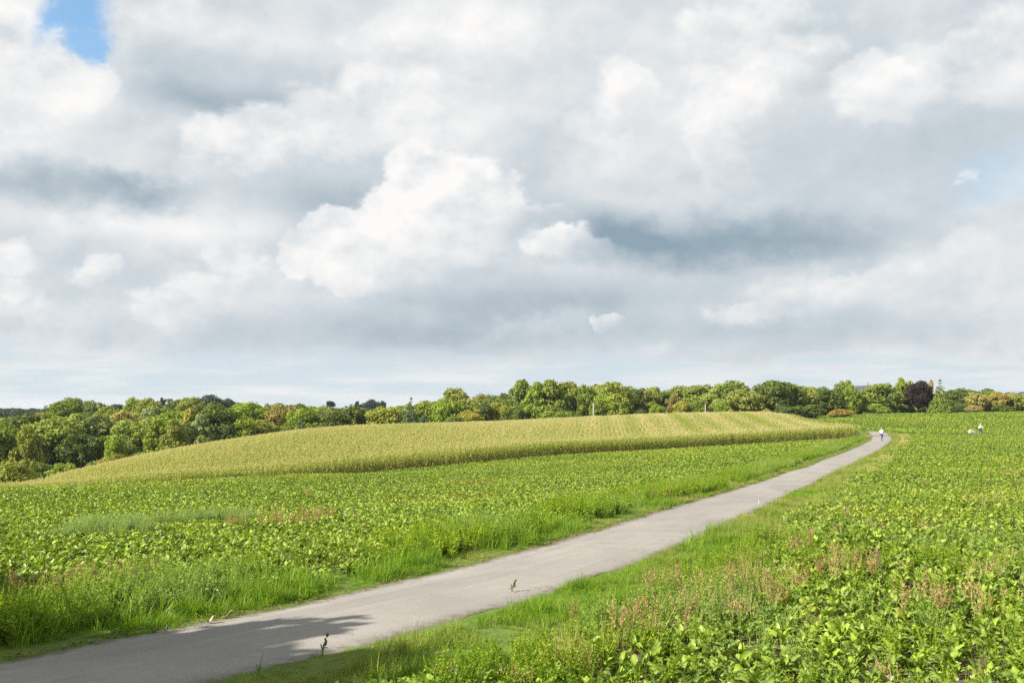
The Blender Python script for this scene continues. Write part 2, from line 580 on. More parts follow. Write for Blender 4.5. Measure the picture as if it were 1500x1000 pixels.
def mat_path():
    m, n, out = new_mat('asphalt')
    b = n.new('ShaderNodeBsdfPrincipled')
    co = n.new('ShaderNodeTexCoord').outputs['Object']
    side = n.attr('side').outputs['Fac']
    along = n.attr('along').outputs['Fac']
    big = n.noise(co, .35, 5, .6).outputs[0]
    fine = n.noise(co, 55, 3, .7).outputs[0]
    mid = n.noise(co, 5, 5, .65).outputs[0]
    lane = n.noise(n.xyz(n.m('MULTIPLY', along, .05), n.m('MULTIPLY', side, 1.3)), 3.0, 4, .5).outputs[0]
    c = n.mix(n.step(big, .3, .7), (.215, .200, .178), (.275, .256, .228))
    c = n.mix(n.m('MULTIPLY', n.step(lane, .42, .7), .35), c, (.185, .172, .155))
    c = n.mix(n.m('MULTIPLY', n.step(fine, .52, .72), .75), c, (.12, .113, .102))
    grit = n.noise(co, 21, 3, .75).outputs[0]
    c = n.mix(n.m('MULTIPLY', n.step(grit, .55, .75), .5), c, (.13, .122, .11))
    c = n.mix(n.m('MULTIPLY', n.step(grit, .42, .25), .4), c, (.36, .34, .305))
    c = n.mix(n.m('MULTIPLY', n.step(fine, .45, .28), .45), c, (.34, .32, .29))
    c = n.mix(n.m('MULTIPLY', n.step(mid, .56, .75), .25), c, (.16, .145, .125))
    patch = n.noise(n.xyz(n.m('MULTIPLY', along, .16), n.m('MULTIPLY', side, .55)), 1.0, 2, .4).outputs[0]
    c = n.mix(n.m('MULTIPLY', n.step(patch, .60, .63), .30), c, (.15, .142, .13))
    stain = n.noise(co, 1.1, 6, .7, .6).outputs[0]
    c = n.mix(n.m('MULTIPLY', n.step(stain, .58, .72), .35), c, (.15, .135, .112))
    edge = n.step(n.m('ADD', n.m('ABSOLUTE', side), n.m('MULTIPLY', n.m('SUBTRACT', mid, .5), .7)), 1.12, 1.5)
    c = n.mix(n.m('MULTIPLY', edge, .85), c, (.105, .085, .055))
    # a few fine cracks
    vo = n.new('ShaderNodeTexVoronoi', feature='DISTANCE_TO_EDGE')
    n.put(vo.inputs['Vector'], n.v('ADD', co, n.v('MULTIPLY', n.noise(co, 1.2, 4, .6).outputs[1], (1.4, 1.4, 0))))
    vo.inputs['Scale'].default_value = .22
    crack = n.m('MULTIPLY', n.step(vo.outputs[0], .0, .006, 1, 0), n.step(big, .5, .6))
    c = n.mix(n.m('MULTIPLY', crack, .45), c, (.10, .095, .085))
    n.put(b.inputs['Base Color'], c)
    b.inputs['Roughness'].default_value = .85
    b.inputs['Specular IOR Level'].default_value = .25
    bp = n.new('ShaderNodeBump')
    bp.inputs['Strength'].default_value = .35
    bp.inputs['Distance'].default_value = .008
    n.put(bp.inputs['Height'], fine)
    n.t.links.new(bp.outputs[0], b.inputs['Normal'])
    n.t.links.new(b.outputs[0], out.inputs[0])
    return m


def mat_ground():
    m, n, out = new_mat('field_ground')
    b = n.new('ShaderNodeBsdfPrincipled')
    co = n.new('ShaderNodeTexCoord').outputs['Object']
    g = n.attr('grass').outputs['Fac']
    far = n.attr('far').outputs['Fac']
    mz = n.attr('maize').outputs['Fac']
    n1 = n.noise(co, 1.3, 6, .65).outputs[0]
    n2 = n.noise(co, 14, 4, .65).outputs[0]
    n3 = n.noise(co, .06, 4, .55).outputs[0]
    soil = n.mix(n.step(n2, .3, .7), (.075, .055, .035), (.135, .10, .065))
    soil = n.mix(n.m('MULTIPLY', n.step(n1, .45, .7), .5), soil, (.07, .085, .03))
    turf = n.mix(n.step(n1, .3, .7), (.075, .12, .022), (.12, .17, .035))
    turf = n.mix(n.m('MULTIPLY', n.step(n2, .5, .75), .4), turf, (.17, .15, .06))
    pas = n.mix(n.step(n3, .35, .65), (.08, .13, .022), (.12, .165, .035))
    c = n.mix(g, soil, turf)
    c = n.mix(far, c, pas)
    c = n.mix(mz, c, (.13, .135, .04))
    n.put(b.inputs['Base Color'], c)
    b.inputs['Roughness'].default_value = .95
    b.inputs['Specular IOR Level'].default_value = .1
    bp = n.new('ShaderNodeBump')
    bp.inputs['Strength'].default_value = .6
    bp.inputs['Distance'].default_value = .05
    n.put(bp.inputs['Height'], n2)
    n.t.links.new(bp.outputs[0], b.inputs['Normal'])
    n.t.links.new(b.outputs[0], out.inputs[0])
    return m


# ------------------------------------------------------------------ ground and path
def build_ground():
    th = np.concatenate([np.linspace(-180, -34, 38, endpoint=False), np.linspace(-34, 34, 341, endpoint=False), np.linspace(34, 180, 38, endpoint=False)])
    th = np.radians(th)
    rr = [1.2]
    while rr[-1] < 4500:
        rr.append(rr[-1] * 1.024 + .03)
    rr = np.array(rr)
    T, Q = np.meshgrid(th, rr)
    X, Y = np.sin(T) * Q, np.cos(T) * Q
    Z = ground_z(X, Y)
    sd = np.abs(path_side(X, Y))
    reach = np.clip((Q - 22) / 25, 0, 1) * .55 - .08 * (Q < 22)
    on = np.clip((PATH_W / 2 + reach - sd) / .4, 0, 1) * (Y > -20) * (Y < 190)
    Z = Z - on * .14 * np.clip(Q / 30, .5, 2.2)
    nr, nt = X.shape
    V = np.c_[X.ravel(), Y.ravel(), Z.ravel()]
    V = np.vstack([V, [[0, 0, gz(0, 0)]]])
    i = np.arange(nr * nt).reshape(nr, nt)
    a, b_ = i[:-1], np.roll(i, -1, 1)[:-1]
    c, d = np.roll(i, -1, 1)[1:], i[1:]
    F = [tuple(x) for x in np.stack([a, d, c, b_], -1).reshape(-1, 4)]
    F += [(len(V) - 1, int(i[0, k]), int(i[0, (k + 1) % nt])) for k in range(nt)]
    me = mesh_from('ground', V, F, [mat_ground()], smooth=True)
    sdv = path_side(V[:, 0], V[:, 1])
    verge = ((sdv > -PATH_W / 2 - 2.0) & (sdv < PATH_W / 2 + 2.4)).astype(float)
    mz = in_poly(V[:, 0], V[:, 1], maize_poly).astype(float)
    r = np.hypot(V[:, 0], V[:, 1])
    beyond = np.clip((r - 60) / 80, 0, .75)
    outside = np.clip((r - 250) / 30, 0, 1)
    point_attr(me, 'grass', verge)
    point_attr(me, 'maize', mz * .8)
    point_attr(me, 'far', np.maximum(beyond, outside) * (1 - mz))
    tag(obj('ground', me), kind='structure')


def build_path():
    Ys = np.concatenate([np.arange(-14, 40, .4), np.arange(40, 184, 1.0)])
    cols = np.linspace(-1, 1, 9)
    V, side, along = [], [], []
    for y in Ys:
        s = float(edge_slope(y)); nx, ny = 1 / math.hypot(1, s), -s / math.hypot(1, s)
        ex = float(edge_x(y))
        for cidx in cols:
            o = PATH_W / 2 * (1 + cidx)
            wob = .10 * math.sin(y * 1.7 + cidx) * (abs(cidx) == 1) + .07 * math.sin(y * 4.1 + 2 * cidx) * (abs(cidx) == 1)
            V.append((ex + nx * (o + wob), y + ny * (o + wob), 0)); side.append(cidx * PATH_W / 2); along.append(y * math.hypot(1, s))
    V = np.array(V)
    V[:, 2] = ground_z(V[:, 0], V[:, 1]) + .02 - .03 * (np.array(side) / 1.5) ** 2
    k = len(cols)
    F = [(r * k + c, r * k + c + 1, (r + 1) * k + c + 1, (r + 1) * k + c) for r in range(len(Ys) - 1) for c in range(k - 1)]
    me = mesh_from('path', V, F, [mat_path()], smooth=True)
    point_attr(me, 'side', side); point_attr(me, 'along', along)
    tag(obj('path', me), kind='structure')

build_ground()
build_path()


# ------------------------------------------------------------------ scatter: one object of kind stuff that sets many small plants
def scatter(name, label, pts, rot, scale, idx, sources, attrs=None):
    n = len(pts)
    me = bpy.data.meshes.new(name)
    me.vertices.add(n)
    me.vertices.foreach_set('co', np.asarray(pts, np.float32).reshape(-1))
    a = me.attributes.new('rot', 'FLOAT_VECTOR', 'POINT'); a.data.foreach_set('vector', np.asarray(rot, np.float32).reshape(-1))
    point_attr(me, 'size', scale)
    a = me.attributes.new('pick', 'INT', 'POINT'); a.data.foreach_set('value', np.asarray(idx, np.int32))
    for k, v in (attrs or {}).items():
        point_attr(me, k, v)
    o = obj(name, me)
    tag(o, label, kind='stuff')
    g = bpy.data.node_groups.new(name + '_nodes', 'GeometryNodeTree')
    g.interface.new_socket('Geometry', in_out='INPUT', socket_type='NodeSocketGeometry')
    g.interface.new_socket('Geometry', in_out='OUTPUT', socket_type='NodeSocketGeometry')
    N_, L = g.nodes.new, g.links.new
    gi, go = N_('NodeGroupInput'), N_('NodeGroupOutput')
    ip = N_('GeometryNodeInstanceOnPoints')
    ip.inputs['Pick Instance'].default_value = True
    L(gi.outputs[0], ip.inputs['Points'])
    jn = N_('GeometryNodeJoinGeometry')
    for s in reversed(sources):
        so = bpy.data.objects.new(name + '_piece', s)
        so.use_fake_user = True
        oi = N_('GeometryNodeObjectInfo'); oi.inputs['Object'].default_value = so
        ti = N_('GeometryNodeGeometryToInstance')
        L(oi.outputs['Geometry'], ti.inputs[0]); L(ti.outputs[0], jn.inputs[0])
    L(jn.outputs[0], ip.inputs['Instance'])
    for nm, typ, sock in (('pick', 'INT', 'Instance Index'), ('rot', 'FLOAT_VECTOR', 'Rotation'), ('size', 'FLOAT', 'Scale')):
        na = N_('GeometryNodeInputNamedAttribute'); na.data_type = typ; na.inputs['Name'].default_value = nm
        out = [s for s in na.outputs if s.enabled and s.name == 'Attribute'][0]
        if nm == 'rot':
            er = N_('FunctionNodeEulerToRotation'); L(out, er.inputs[0]); out = er.outputs[0]
        L(out, ip.inputs[sock])
    L(ip.outputs[0], go.inputs[0])
    md = o.modifiers.new('scatter', 'NODES'); md.node_group = g
    return o


def rots(n, tilt=.12):
    return np.c_[rng.normal(0, tilt, n), rng.normal(0, tilt, n), rng.uniform(0, 2 * PI, n)]


# value noise over the ground, for patches
def vnoise(X, Y, size, seed=0):
    r = np.random.default_rng(seed)
    G = r.random((256, 256))
    x, y = X / size + 1000.3, Y / size + 1000.7
    xi, yi = np.floor(x).astype(int), np.floor(y).astype(int)
    fx, fy = x - xi, y - yi
    fx, fy = fx * fx * (3 - 2 * fx), fy * fy * (3 - 2 * fy)
    g = lambda a, b: G[a % 256, b % 256]
    return (g(xi, yi) * (1 - fx) + g(xi + 1, yi) * fx) * (1 - fy) + (g(xi, yi + 1) * (1 - fx) + g(xi + 1, yi + 1) * fx) * fy


# ------------------------------------------------------------------ sugar beet
def beet_leaf(seed, n=5):
    """One leaf in the XZ plane, growing towards +X from the crown of the root: stalk, then a folded, wavy blade."""
    r = np.random.default_rng(seed)
    up = r.uniform(.75, 1.45)                     # start angle above the ground
    stalk, blade, wid = r.uniform(.13, .22), r.uniform(.17, .27), r.uniform(.040, .070)
    x, z, a = .02, .0, up
    P = [(x, z)]
    for i in range(2):
        x += math.cos(a) * stalk / 2; z += math.sin(a) * stalk / 2; a -= .08
        P.append((x, z))
    bend = r.uniform(.05, .40)
    B = [(x, z, a)]
    for i in range(n):
        a -= bend
        x += math.cos(a) * blade / n; z += math.sin(a) * blade / n
        B.append((x, z, a))
    V, F, rib = [], [], []
    for (px, pz), w in zip(P, (.012, .010, .011)):
        V += [(px, -w, pz), (px, w, pz)]; rib += [1, 1]
    F += [(0, 2, 3, 1), (2, 4, 5, 3)]
    prof = [.22, .80, 1.0, .88, .60, .12]
    o = len(V)
    tw = r.uniform(-1.1, 1.1)
    for i, (bx, bz, ba) in enumerate(B):
        w = wid * prof[i]
        f1, f2 = r.uniform(-.45, .55), r.uniform(-.45, .55)
        nx, nz = -math.sin(ba), math.cos(ba)
        t = tw * i / n
        V.append((bx + nx * w * (.35 + f1), w * math.cos(t), bz + nz * w * (.35 + f1) + w * math.sin(t)))
        V.append((bx, 0, bz))
        V.append((bx + nx * w * (.35 + f2), -w * math.cos(t), bz + nz * w * (.35 + f2) - w * math.sin(t)))
        rib += [0, .9, 0]
    for i in range(n):
        a = o + i * 3
        F += [(a, a + 1, a + 4, a + 3), (a + 1, a + 2, a + 5, a + 4)]
    return V, F, rib


LEAVES = []
for k in range(9):
    V, F, rib = beet_leaf(100 + k)
    me = mesh_from('beet_leaf', V, F, [M_beet], smooth=True)
    point_attr(me, 'rib', rib)
    point_attr(me, 'v', np.full(len(V), k / 9.0))
    LEAVES.append((me, V, F, rib))


_rv, _rf = tube([(0, 0, -.10), (0, 0, -.02), (0, 0, .04), (0, 0, .075)], [.055, .065, .050, .022], 10)
ROOT = mesh_from('beet_root', _rv, _rf, [plain('beet_root', (.36, .33, .22), .8, .3, 20)], smooth=True)


def beet_layout(r):
    """(leaf, turn, size, lift) of each leaf of one plant."""
    n = int(r.integers(11, 15))
    out = []
    for i in range(n):
        out.append((int(r.integers(0, 9)), i * 2.4 + r.normal(0, .35), r.uniform(.75, 1.2) * (1.0 if i < n - 4 else .75), r.uniform(-.25, .15) if i < n - 4 else r.uniform(-.75, -.35)))
    return out


def beet_mesh(seed):
    r = np.random.default_rng(seed)
    Vs, Fs, ribs, vs = [], [], [], []
    for k, turn, s, lift in beet_layout(r):
        me, V, F, rib = LEAVES[k]
        M = Matrix.Rotation(turn, 4, 'Z') @ Matrix.Rotation(lift, 4, 'Y') @ Matrix.Scale(s, 4)
        o = len(Vs)
        Vs += [M @ Vector(v) for v in V]
        Fs += [tuple(i + o for i in f) for f in F]
        ribs += rib
        vs += [r.random()] * len(V)
    me = mesh_from('beet_plant', Vs, Fs, [M_beet], smooth=True)
    point_attr(me, 'rib', ribs); point_attr(me, 'v', vs)
    return me


ROW = np.array([.44, .898]); PERP = np.array([.898, -.44])
def rows_in(x0, x1, y0, y1, gap, step, ok, jit=.06):
    """Plants in rows along the path's direction over a box of ground, kept where ok(X, Y)."""
    cx, cy_ = (x0 + x1) / 2, (y0 + y1) / 2
    L = math.hypot(x1 - x0, y1 - y0) / 2 + 5
    s = np.arange(-L, L, step); t = np.arange(-L, L, gap)
    Sg, Tg = np.meshgrid(s, t)
    Sg = Sg + rng.uniform(-.5, .5, Sg.shape) * step * .8 + rng.random((len(t), 1)) * step
    Tg = Tg + rng.normal(0, jit, Tg.shape)
    X = cx + ROW[0] * Sg + PERP[0] * Tg; Y = cy_ + ROW[1] * Sg + PERP[1] * Tg
    X, Y = X.ravel(), Y.ravel()
    k = (X > x0) & (X < x1) & (Y > y0) & (Y < y1)
    X, Y = X[k], Y[k]
    k = ok(X, Y)
    return X[k], Y[k]


def in_view(X, Y, m=3.5, near=8.5):
    return (np.abs(X) < .545 * Y + m) & (Y > near)


def beets():
    lv = lambda X, Y: path_side(X, Y) < -PATH_W / 2 - 1.25 - 1.1 * (vnoise(X, Y, 3.0, 3) - .4)
    left = lambda X, Y: in_view(X, Y) & lv(X, Y) & (beyond_front(X, Y) < -.3) & (Y < 152)
    def weedy(X, Y):     # bare, weed-grown patches of the right-hand field
        d = path_side(X, Y) - PATH_W / 2
        n = vnoise(X, Y, 2.3, 5) * .65 + vnoise(X, Y, .9, 6) * .35
        for px, py, Y0, rad in ((900, 905, 14.6, 1.5), (800, 960, 12.6, 1.2), (985, 850, 17.4, 1.6), (1080, 900, 14.8, .9)):
            q = at(px, py, Y0)
            n = n + .26 * np.exp(-((X - q.x) ** 2 + (Y - q.y) ** 2) / rad ** 2)
        n = n - .08
        return np.clip(n + np.clip((3.2 - d) / 5, -.2, .4) - .020 * np.clip(Y - 14.5, 0, 16), 0, 1)
    right = lambda X, Y: in_view(X, Y) & (path_side(X, Y) > PATH_W / 2 + 1.45 + .9 * (vnoise(X, Y, 2.5, 4) - .5)) & (weedy(X, Y) + .10 * rng.normal(size=len(X)) < .63) & (Y < 163)
    parts = []
    for y0, y1, gap, step in ((8, 45, .36, .10), (45, 90, .38, .22), (90, 168, .44, .32)):
        xm = .545 * y1 + 4
        for f in (left, right):
            X, Y = rows_in(-xm, xm, y0, y1, gap, step, f)
            k = (rng.random(len(X)) > .07) & (vnoise(X, Y, .55, 15) + rng.normal(0, .05, len(X)) < .80)
            parts.append((X[k], Y[k], np.full(k.sum(), f is left)))
    X = np.concatenate([p[0] for p in parts]); Y = np.concatenate([p[1] for p in parts]); Lf = np.concatenate([p[2] for p in parts])
    Z = ground_z(X, Y)
    size = rng.uniform(.38, .76, len(X)) * np.where(Y > 90, 1.22, np.where(Y > 45, 1.06, 1.0))
    yel = np.clip(vnoise(X, Y, 7, 8) * 1.3 - .6, 0, .5) * rng.random(len(X)) + (rng.random(len(X)) < .04) * .4
    # the plants that show largest become things of their own, with their leaves as parts
    inside = (np.abs(X) < .512 * Y) & (Y > 10.2)
    order = np.argsort(np.where(inside, Y + np.where(Lf, 0, 0), 1e9))
    own = order[:290]
    rest = np.ones(len(X), bool); rest[own] = False
    for i in own:
        e = bpy.data.objects.new('sugar_beet_plant', None)
        C.objects.link(e)
        e.location = (X[i], Y[i], Z[i]); e.rotation_euler = (0, 0, random.uniform(0, 6.28)); e.scale = (size[i],) * 3
        e.empty_display_size = .1
        if Lf[i]:
            tag(e, 'leafy sugar beet plant at the near edge of the field between path and maize', 'beet plant', 'beet plants on the maize side of the path')
        else:
            tag(e, 'leafy sugar beet plant among dry weeds on the camera side of the path', 'beet plant', 'beet plants among the weeds on the near side of the path')
        o = bpy.data.objects.new('root', ROOT); C.objects.link(o); o.parent = e
        for k, turn, s, lift in beet_layout(rng):
            o = bpy.data.objects.new('leaf', LEAVES[k][0])
            C.objects.link(o)
            o.parent = e
            o.rotation_euler = (Matrix.Rotation(turn, 3, 'Z') @ Matrix.Rotation(lift, 3, 'Y')).to_euler()
            o.scale = (s, s, s)
    src = [beet_mesh(200 + k) for k in range(7)]
    X, Y, Z, size, yel, Lf = X[rest], Y[rest], Z[rest], size[rest], yel[rest], Lf[rest]
    scatter('sugar_beet_crop', 'dense green sugar beet crop filling the fields either side of the path', np.c_[X, Y, Z], rots(len(X)), size, rng.integers(0, 7, len(X)), src, {'tint': yel})
    # the field beyond the cross track, seen as one rising green sheet
    okf = lambda X, Y: (np.abs(X) < .56 * Y + 6) & (Y > 168) & (Y < 276) & (X > np.interp(Y, [168, 186, 200, 230, 276], [62, 66, 54, 56, 62])) & ~in_poly(X, Y, maize_poly) & ((np.abs(path_side(X, Y)) > 2.2) | (Y > 186))
    X, Y = rows_in(50, 165, 166, 276, .8, .75, okf, .15)
    Z = ground_z(X, Y)
    scatter('far_beet_crop', 'bright green crop on the rising field beyond the cross track', np.c_[X, Y, Z], rots(len(X)), rng.uniform(1.1, 1.5, len(X)), rng.integers(0, 7, len(X)), src, {'tint': np.clip(vnoise(X, Y, 16, 12) - .45, 0, .4)})
    return weedy

weedy = beets()


# ------------------------------------------------------------------ grass, weeds
def blade_clump(seed, n, h, spread_, w, lean=.5, mats=(M_grass,), flop=.6):
    r = np.random.default_rng(seed)
    V, F, vs = [], [], []
    for i in range(n):
        a, rad = r.uniform(0, 2 * PI), spread_ * math.sqrt(r.random())
        bx, by = math.cos(a) * rad, math.sin(a) * rad
        hh = h * r.uniform(.5, 1.15)
        d = r.uniform(0, 2 * PI) if r.random() < .4 else a + r.normal(0, .5)
        le = abs(r.normal(0, lean))
        ww = w * r.uniform(.6, 1.2)
        px, py = -math.sin(d) * ww, math.cos(d) * ww
        o = len(V)
        x = z = 0.0
        ang = PI / 2 - le * .4
        for s in range(4):
            k = (1, .85, .55, .08)[s]
            cx, cy_ = bx + math.cos(d) * x, by + math.sin(d) * x
            V += [(cx + px * k, cy_ + py * k, z), (cx - px * k, cy_ - py * k, z)]
            x += math.cos(ang) * hh / 3; z += max(math.sin(ang), -.3) * hh / 3
            ang -= le * flop
        F += [(o + 2 * s, o + 2 * s + 1, o + 2 * s + 3, o + 2 * s + 2) for s in range(3)]
        vs += [r.random()] * 8
    me = mesh_from('grass_clump', V, F, mats, smooth=True)
    point_attr(me, 'v', vs)
    return me


def leafy_weed(seed, n, h, lw, mats, seedhead=0, bush=.18):
    """A branching weed: thin stems with small leaves and, if asked for, a seed head in the second material."""
    r = np.random.default_rng(seed)
    V, F, M, vs = [], [], [], []
    def quad(c, d, u, l, w, mi):
        o = len(V)
        V.extend([c - u * w * .2, c + d * l * .45 - u * w, c + d * l, c + d * l * .45 + u * w])
        F.append((o, o + 1, o + 2, o + 3)); M.append(mi); vs.extend([r.random()] * 4)
    for i in range(n):
        a = r.uniform(0, 2 * PI); b = Vector((math.cos(a), math.sin(a), 0)) * bush * r.random() * .4
        lean = Vector((math.cos(a), math.sin(a), 0)) * r.uniform(.0, .45)
        d = (Vector((0, 0, 1)) + lean).normalized()
        hh = h * r.uniform(.6, 1.1)
        o = len(V)
        sd = d.cross(Vector((math.cos(a + 1), math.sin(a + 1), 0))).normalized()
        V.extend([b - sd * .004, b + sd * .004, b + d * hh + sd * .002, b + d * hh - sd * .002])
        F.append((o, o + 1, o + 2, o + 3)); M.append(0); vs.extend([.6] * 4)
        for j in range(10):
            t = r.uniform(.15, 1.0)
            q = Vector((r.normal(), r.normal(), r.normal(0, .5) + .25)).normalized()
            u = q.cross(Vector((r.normal(), r.normal(), r.normal()))).normalized()
            quad(b + d * hh * t, q, u, lw * 2.6 * r.uniform(.6, 1.2), lw * r.uniform(.5, 1.0), 0)
        for j in range(seedhead):
            t = r.uniform(.5, 1.05)
            q = (d + Vector((r.normal(), r.normal(), r.normal())) * .5).normalized()
            u = q.cross(Vector((r.normal(), r.normal(), r.normal()))).normalized()
            quad(b + d * hh * t, q, u, .026 * r.uniform(.6, 1.4), .0065, 1)
    me = mesh_from('weed', V, F, mats, M)
    point_attr(me, 'v', vs)
    return me


def grow():
    G = [blade_clump(300 + k, 40, .32, .15, .0056, 1.25) for k in range(5)] + [blade_clump(320 + k, 34, .46, .12, .0062, 1.3) for k in range(3)]
    # verges
    def verge_pts(a, b, dens, y0, y1):
        n = int((y1 - y0) * 1.12 * (b - a) * dens)
        y = rng.uniform(y0, y1, n); o = rng.uniform(a, b, n)
        s = edge_slope(y); l = np.sqrt(1 + s * s)
        return edge_x(y) + o / l, y - o * s / l, o
    P, SZ, IX, TI = [], [], [], []
    for a, b, left in ((-2.4, .2, True), (PATH_W - .75, PATH_W + 3.0, False)):
        for y0, y1, dens in ((6, 24, 110), (24, 50, 60), (50, 100, 28), (100, 175, 12)):
            X, Y, o = verge_pts(a, b, dens, y0, y1)
            e = -o if left else o - PATH_W              # distance from the path's edge
            wid = 1.4 if left else np.interp(Y, [12, 20], [2.6, 1.9])
            fade = np.clip((wid + .6 * (vnoise(X, Y, 2, 21) - .5) - e) / .8, 0, 1)
            k = in_view(X, Y, 3, 6) & (rng.random(len(X)) < fade) & (beyond_front(X, Y) < 0)
            k &= e > (.10 - .30 * vnoise(X, Y, .9, 27) if left else -.62 * np.clip((Y - 12.5) / 6, 0, 1) + .24 * (vnoise(X, Y, .8, 28) - .5))
            X, Y, e = X[k], Y[k], e[k]
            h = (.20 + .95 * vnoise(X, Y, .7, 22) ** 1.8 + .30 * vnoise(X, Y, 2.7, 25)) * (.48 if left else .80)
            h *= np.clip(.5 + e / .45, .5, 1.0)
            if not left:
                h *= np.where(e < np.clip((17 - Y) * .14, 0, .7), .34, 1.0)
            P.append(np.c_[X, Y, ground_z(X, Y) - .01]); SZ.append(h * rng.uniform(.75, 1.25, len(X)) * (1 if y0 < 50 else 1.25))
            tall = vnoise(X, Y, 1.6, 23) + rng.normal(0, .12, len(X)) > .66
            IX.append(np.where(tall, rng.integers(5, 8, len(X)), rng.integers(0, 5, len(X))))
            TI.append(np.clip(vnoise(X, Y, 1.9, 24) * 1.2 - .50 + (.10 if not left else 0) + np.clip((Y - 40) / 120, 0, .3), 0, .65) + (rng.random(len(X)) < .08) * .3)
    for px, py, Y0, c, sp in ((372, 884, 16.6, 70, .30), (425, 872, 17.6, 60, .35), (300, 900, 15.6, 30, .25), (600, 832, 20.2, 50, .4), (700, 800, 23.5, 90, .5), (745, 795, 24.3, 90, .5), (815, 778, 27, 80, .45), (560, 845, 19, 30, .3), (930, 742, 36, 90, .7), (60, 925, 14.6, 60, .4), (150, 915, 15.0, 40, .3), (25, 945, 13.9, 40, .3),
                              (690, 985, 12.0, 45, .22), (790, 885, 15.6, 60, .3), (1000, 792, 24.5, 50, .4), (1040, 775, 26, 50, .4)):
        q = at(px, py, Y0)
        x, y = rng.normal(q.x, sp, c), rng.normal(q.y, sp, c)
        k = np.abs(path_side(x, y)) > PATH_W / 2 + .12
        x, y = x[k], y[k]
        P.append(np.c_[x, y, ground_z(x, y)]); SZ.append(rng.uniform(.62, 1.05, len(x)) * (1.0 if px < 689 or py < 830 else .62)); IX.append(rng.integers(5, 8, len(x))); TI.append(np.zeros(len(x)))
    P = np.vstack(P)
    scatter('verge_grass', 'uncut green grass on both verges of the asphalt path', P, rots(len(P), .15), np.concatenate(SZ), np.concatenate(IX), G, {'tint': np.concatenate(TI)})

    # dry seeding grass and rusty weeds among the near beets
    D = [blade_clump(340 + k, 34, .36, .20, .0042, .5, (M_dry,), .35) for k in range(3)] + [leafy_weed(350 + k, 14, .32, .008, (M_dry, M_rust), 14, .24) for k in range(3)]
    X = rng.uniform(-4, 40, 60000); Y = rng.uniform(9, 60, 60000)
    d = path_side(X, Y) - PATH_W / 2
    strip = np.interp(Y, [12, 18], [2.35, 1.6])
    k = in_view(X, Y) & (d > strip)
    X, Y, d = X[k], Y[k], d[k]
    wd = weedy(X, Y)
    k = rng.random(len(X)) < np.clip((wd - .44) * 3.2, .02, 1) * np.clip((d - np.interp(Y, [12, 18], [2.1, 1.4])) / .7, 0, 1) * np.clip(1.3 - Y / 60, .1, 1) * .5
    X, Y = X[k], Y[k]
    pk = np.where(vnoise(X, Y, 1.4, 31) > .5, rng.integers(0, 3, len(X)), rng.integers(3, 6, len(X)))
    scatter('dry_weeds', 'dry tan and rusty seeding weeds among the near beet plants', np.c_[X, Y, ground_z(X, Y)], rots(len(X), .14), rng.uniform(.65, 1.25, len(X)), pk, D, {'tint': np.clip(vnoise(X, Y, 1.1, 32) - .35, 0, .8)})

    # yellow-green leafy weeds that fill the gaps on the near side
    W = [leafy_weed(360 + k, 9, .34, .020, (M_weed, M_rust)) for k in range(4)] + [leafy_weed(370 + k, 12, .50, .014, (M_weed, M_rust)) for k in range(3)]
    n = 130000
    X = rng.uniform(-4, 45, n); Y = rng.uniform(9, 75, n)
    d = path_side(X, Y) - PATH_W / 2
    k = in_view(X, Y) & (d > np.interp(Y, [12, 18], [2.2, 1.5]))
    X, Y, d = X[k], Y[k], d[k]
    wd = weedy(X, Y)
    k = rng.random(len(X)) < np.clip((wd - .34) * 2.4, np.where(Y < 24, .13, .06), 1) * np.clip(1.2 - Y / 80, .1, 1)
    X, Y = X[k], Y[k]
    A = [(X, Y, np.clip(vnoise(X, Y, 2, 41) * .5 - .15, 0, .4), rng.uniform(.6, 1.1, len(X)), rng.integers(0, 7, len(X)))]
    # weeds of the far verge's outer edge, in drifts
    n = 26000
    y = rng.uniform(8, 150, n) ** 1.0; o = -rng.uniform(.7, 3.4, n)
    s = edge_slope(y); l = np.sqrt(1 + s * s)
    X, Y = edge_x(y) + o / l, y - o * s / l
    dr = vnoise(X, Y, 2.4, 42) * .6 + vnoise(X, Y, .9, 43) * .4
    k = in_view(X, Y) & (rng.random(n) < np.clip((dr - .38) * 4, .05, 1) * np.clip(1.3 - np.abs(-o - 1.7) / 1.4, 0, 1) * np.clip(1.25 - Y / 130, .25, 1)) & (beyond_front(X, Y) < -1)
    X, Y = X[k], Y[k]
    A.append((X, Y, np.clip(vnoise(X, Y, 3, 44) - .45, 0, .5), rng.uniform(.7, 1.45, len(X)), rng.integers(0, 7, len(X))))
    # a drift of grey-green weeds standing in the far field
    c0 = at(60, 762, 28); c1 = at(330, 742, 33)
    t = rng.random(1500) ; X = c0.x + (c1.x - c0.x) * t + rng.normal(0, .5, 1500); Y = c0.y + (c1.y - c0.y) * t + rng.normal(0, .9, 1500) + .6 * np.sin(t * 9)
    k = vnoise(X, Y, 1.6, 46) > .42
    X, Y = X[k], Y[k]
    A.append((X, Y, rng.uniform(.45, .8, len(X)), rng.uniform(.7, 1.25, len(X)), rng.integers(4, 7, len(X))))
    X = np.concatenate([a[0] for a in A]); Y = np.concatenate([a[1] for a in A])
    scatter('green_weeds', 'leafy green weeds drifting through verges and beet rows', np.c_[X, Y, ground_z(X, Y)], rots(len(X), .18), np.concatenate([a[3] for a in A]), np.concatenate([a[4] for a in A]), W, {'tint': np.concatenate([a[2] for a in A])})

    # rust-red docks scattered through the far field, in small patches
    Rm = [leafy_weed(380 + k, 8, .46, .014, (M_rust, M_rust), 24, .12) for k in range(3)]
    X, Y = [], []
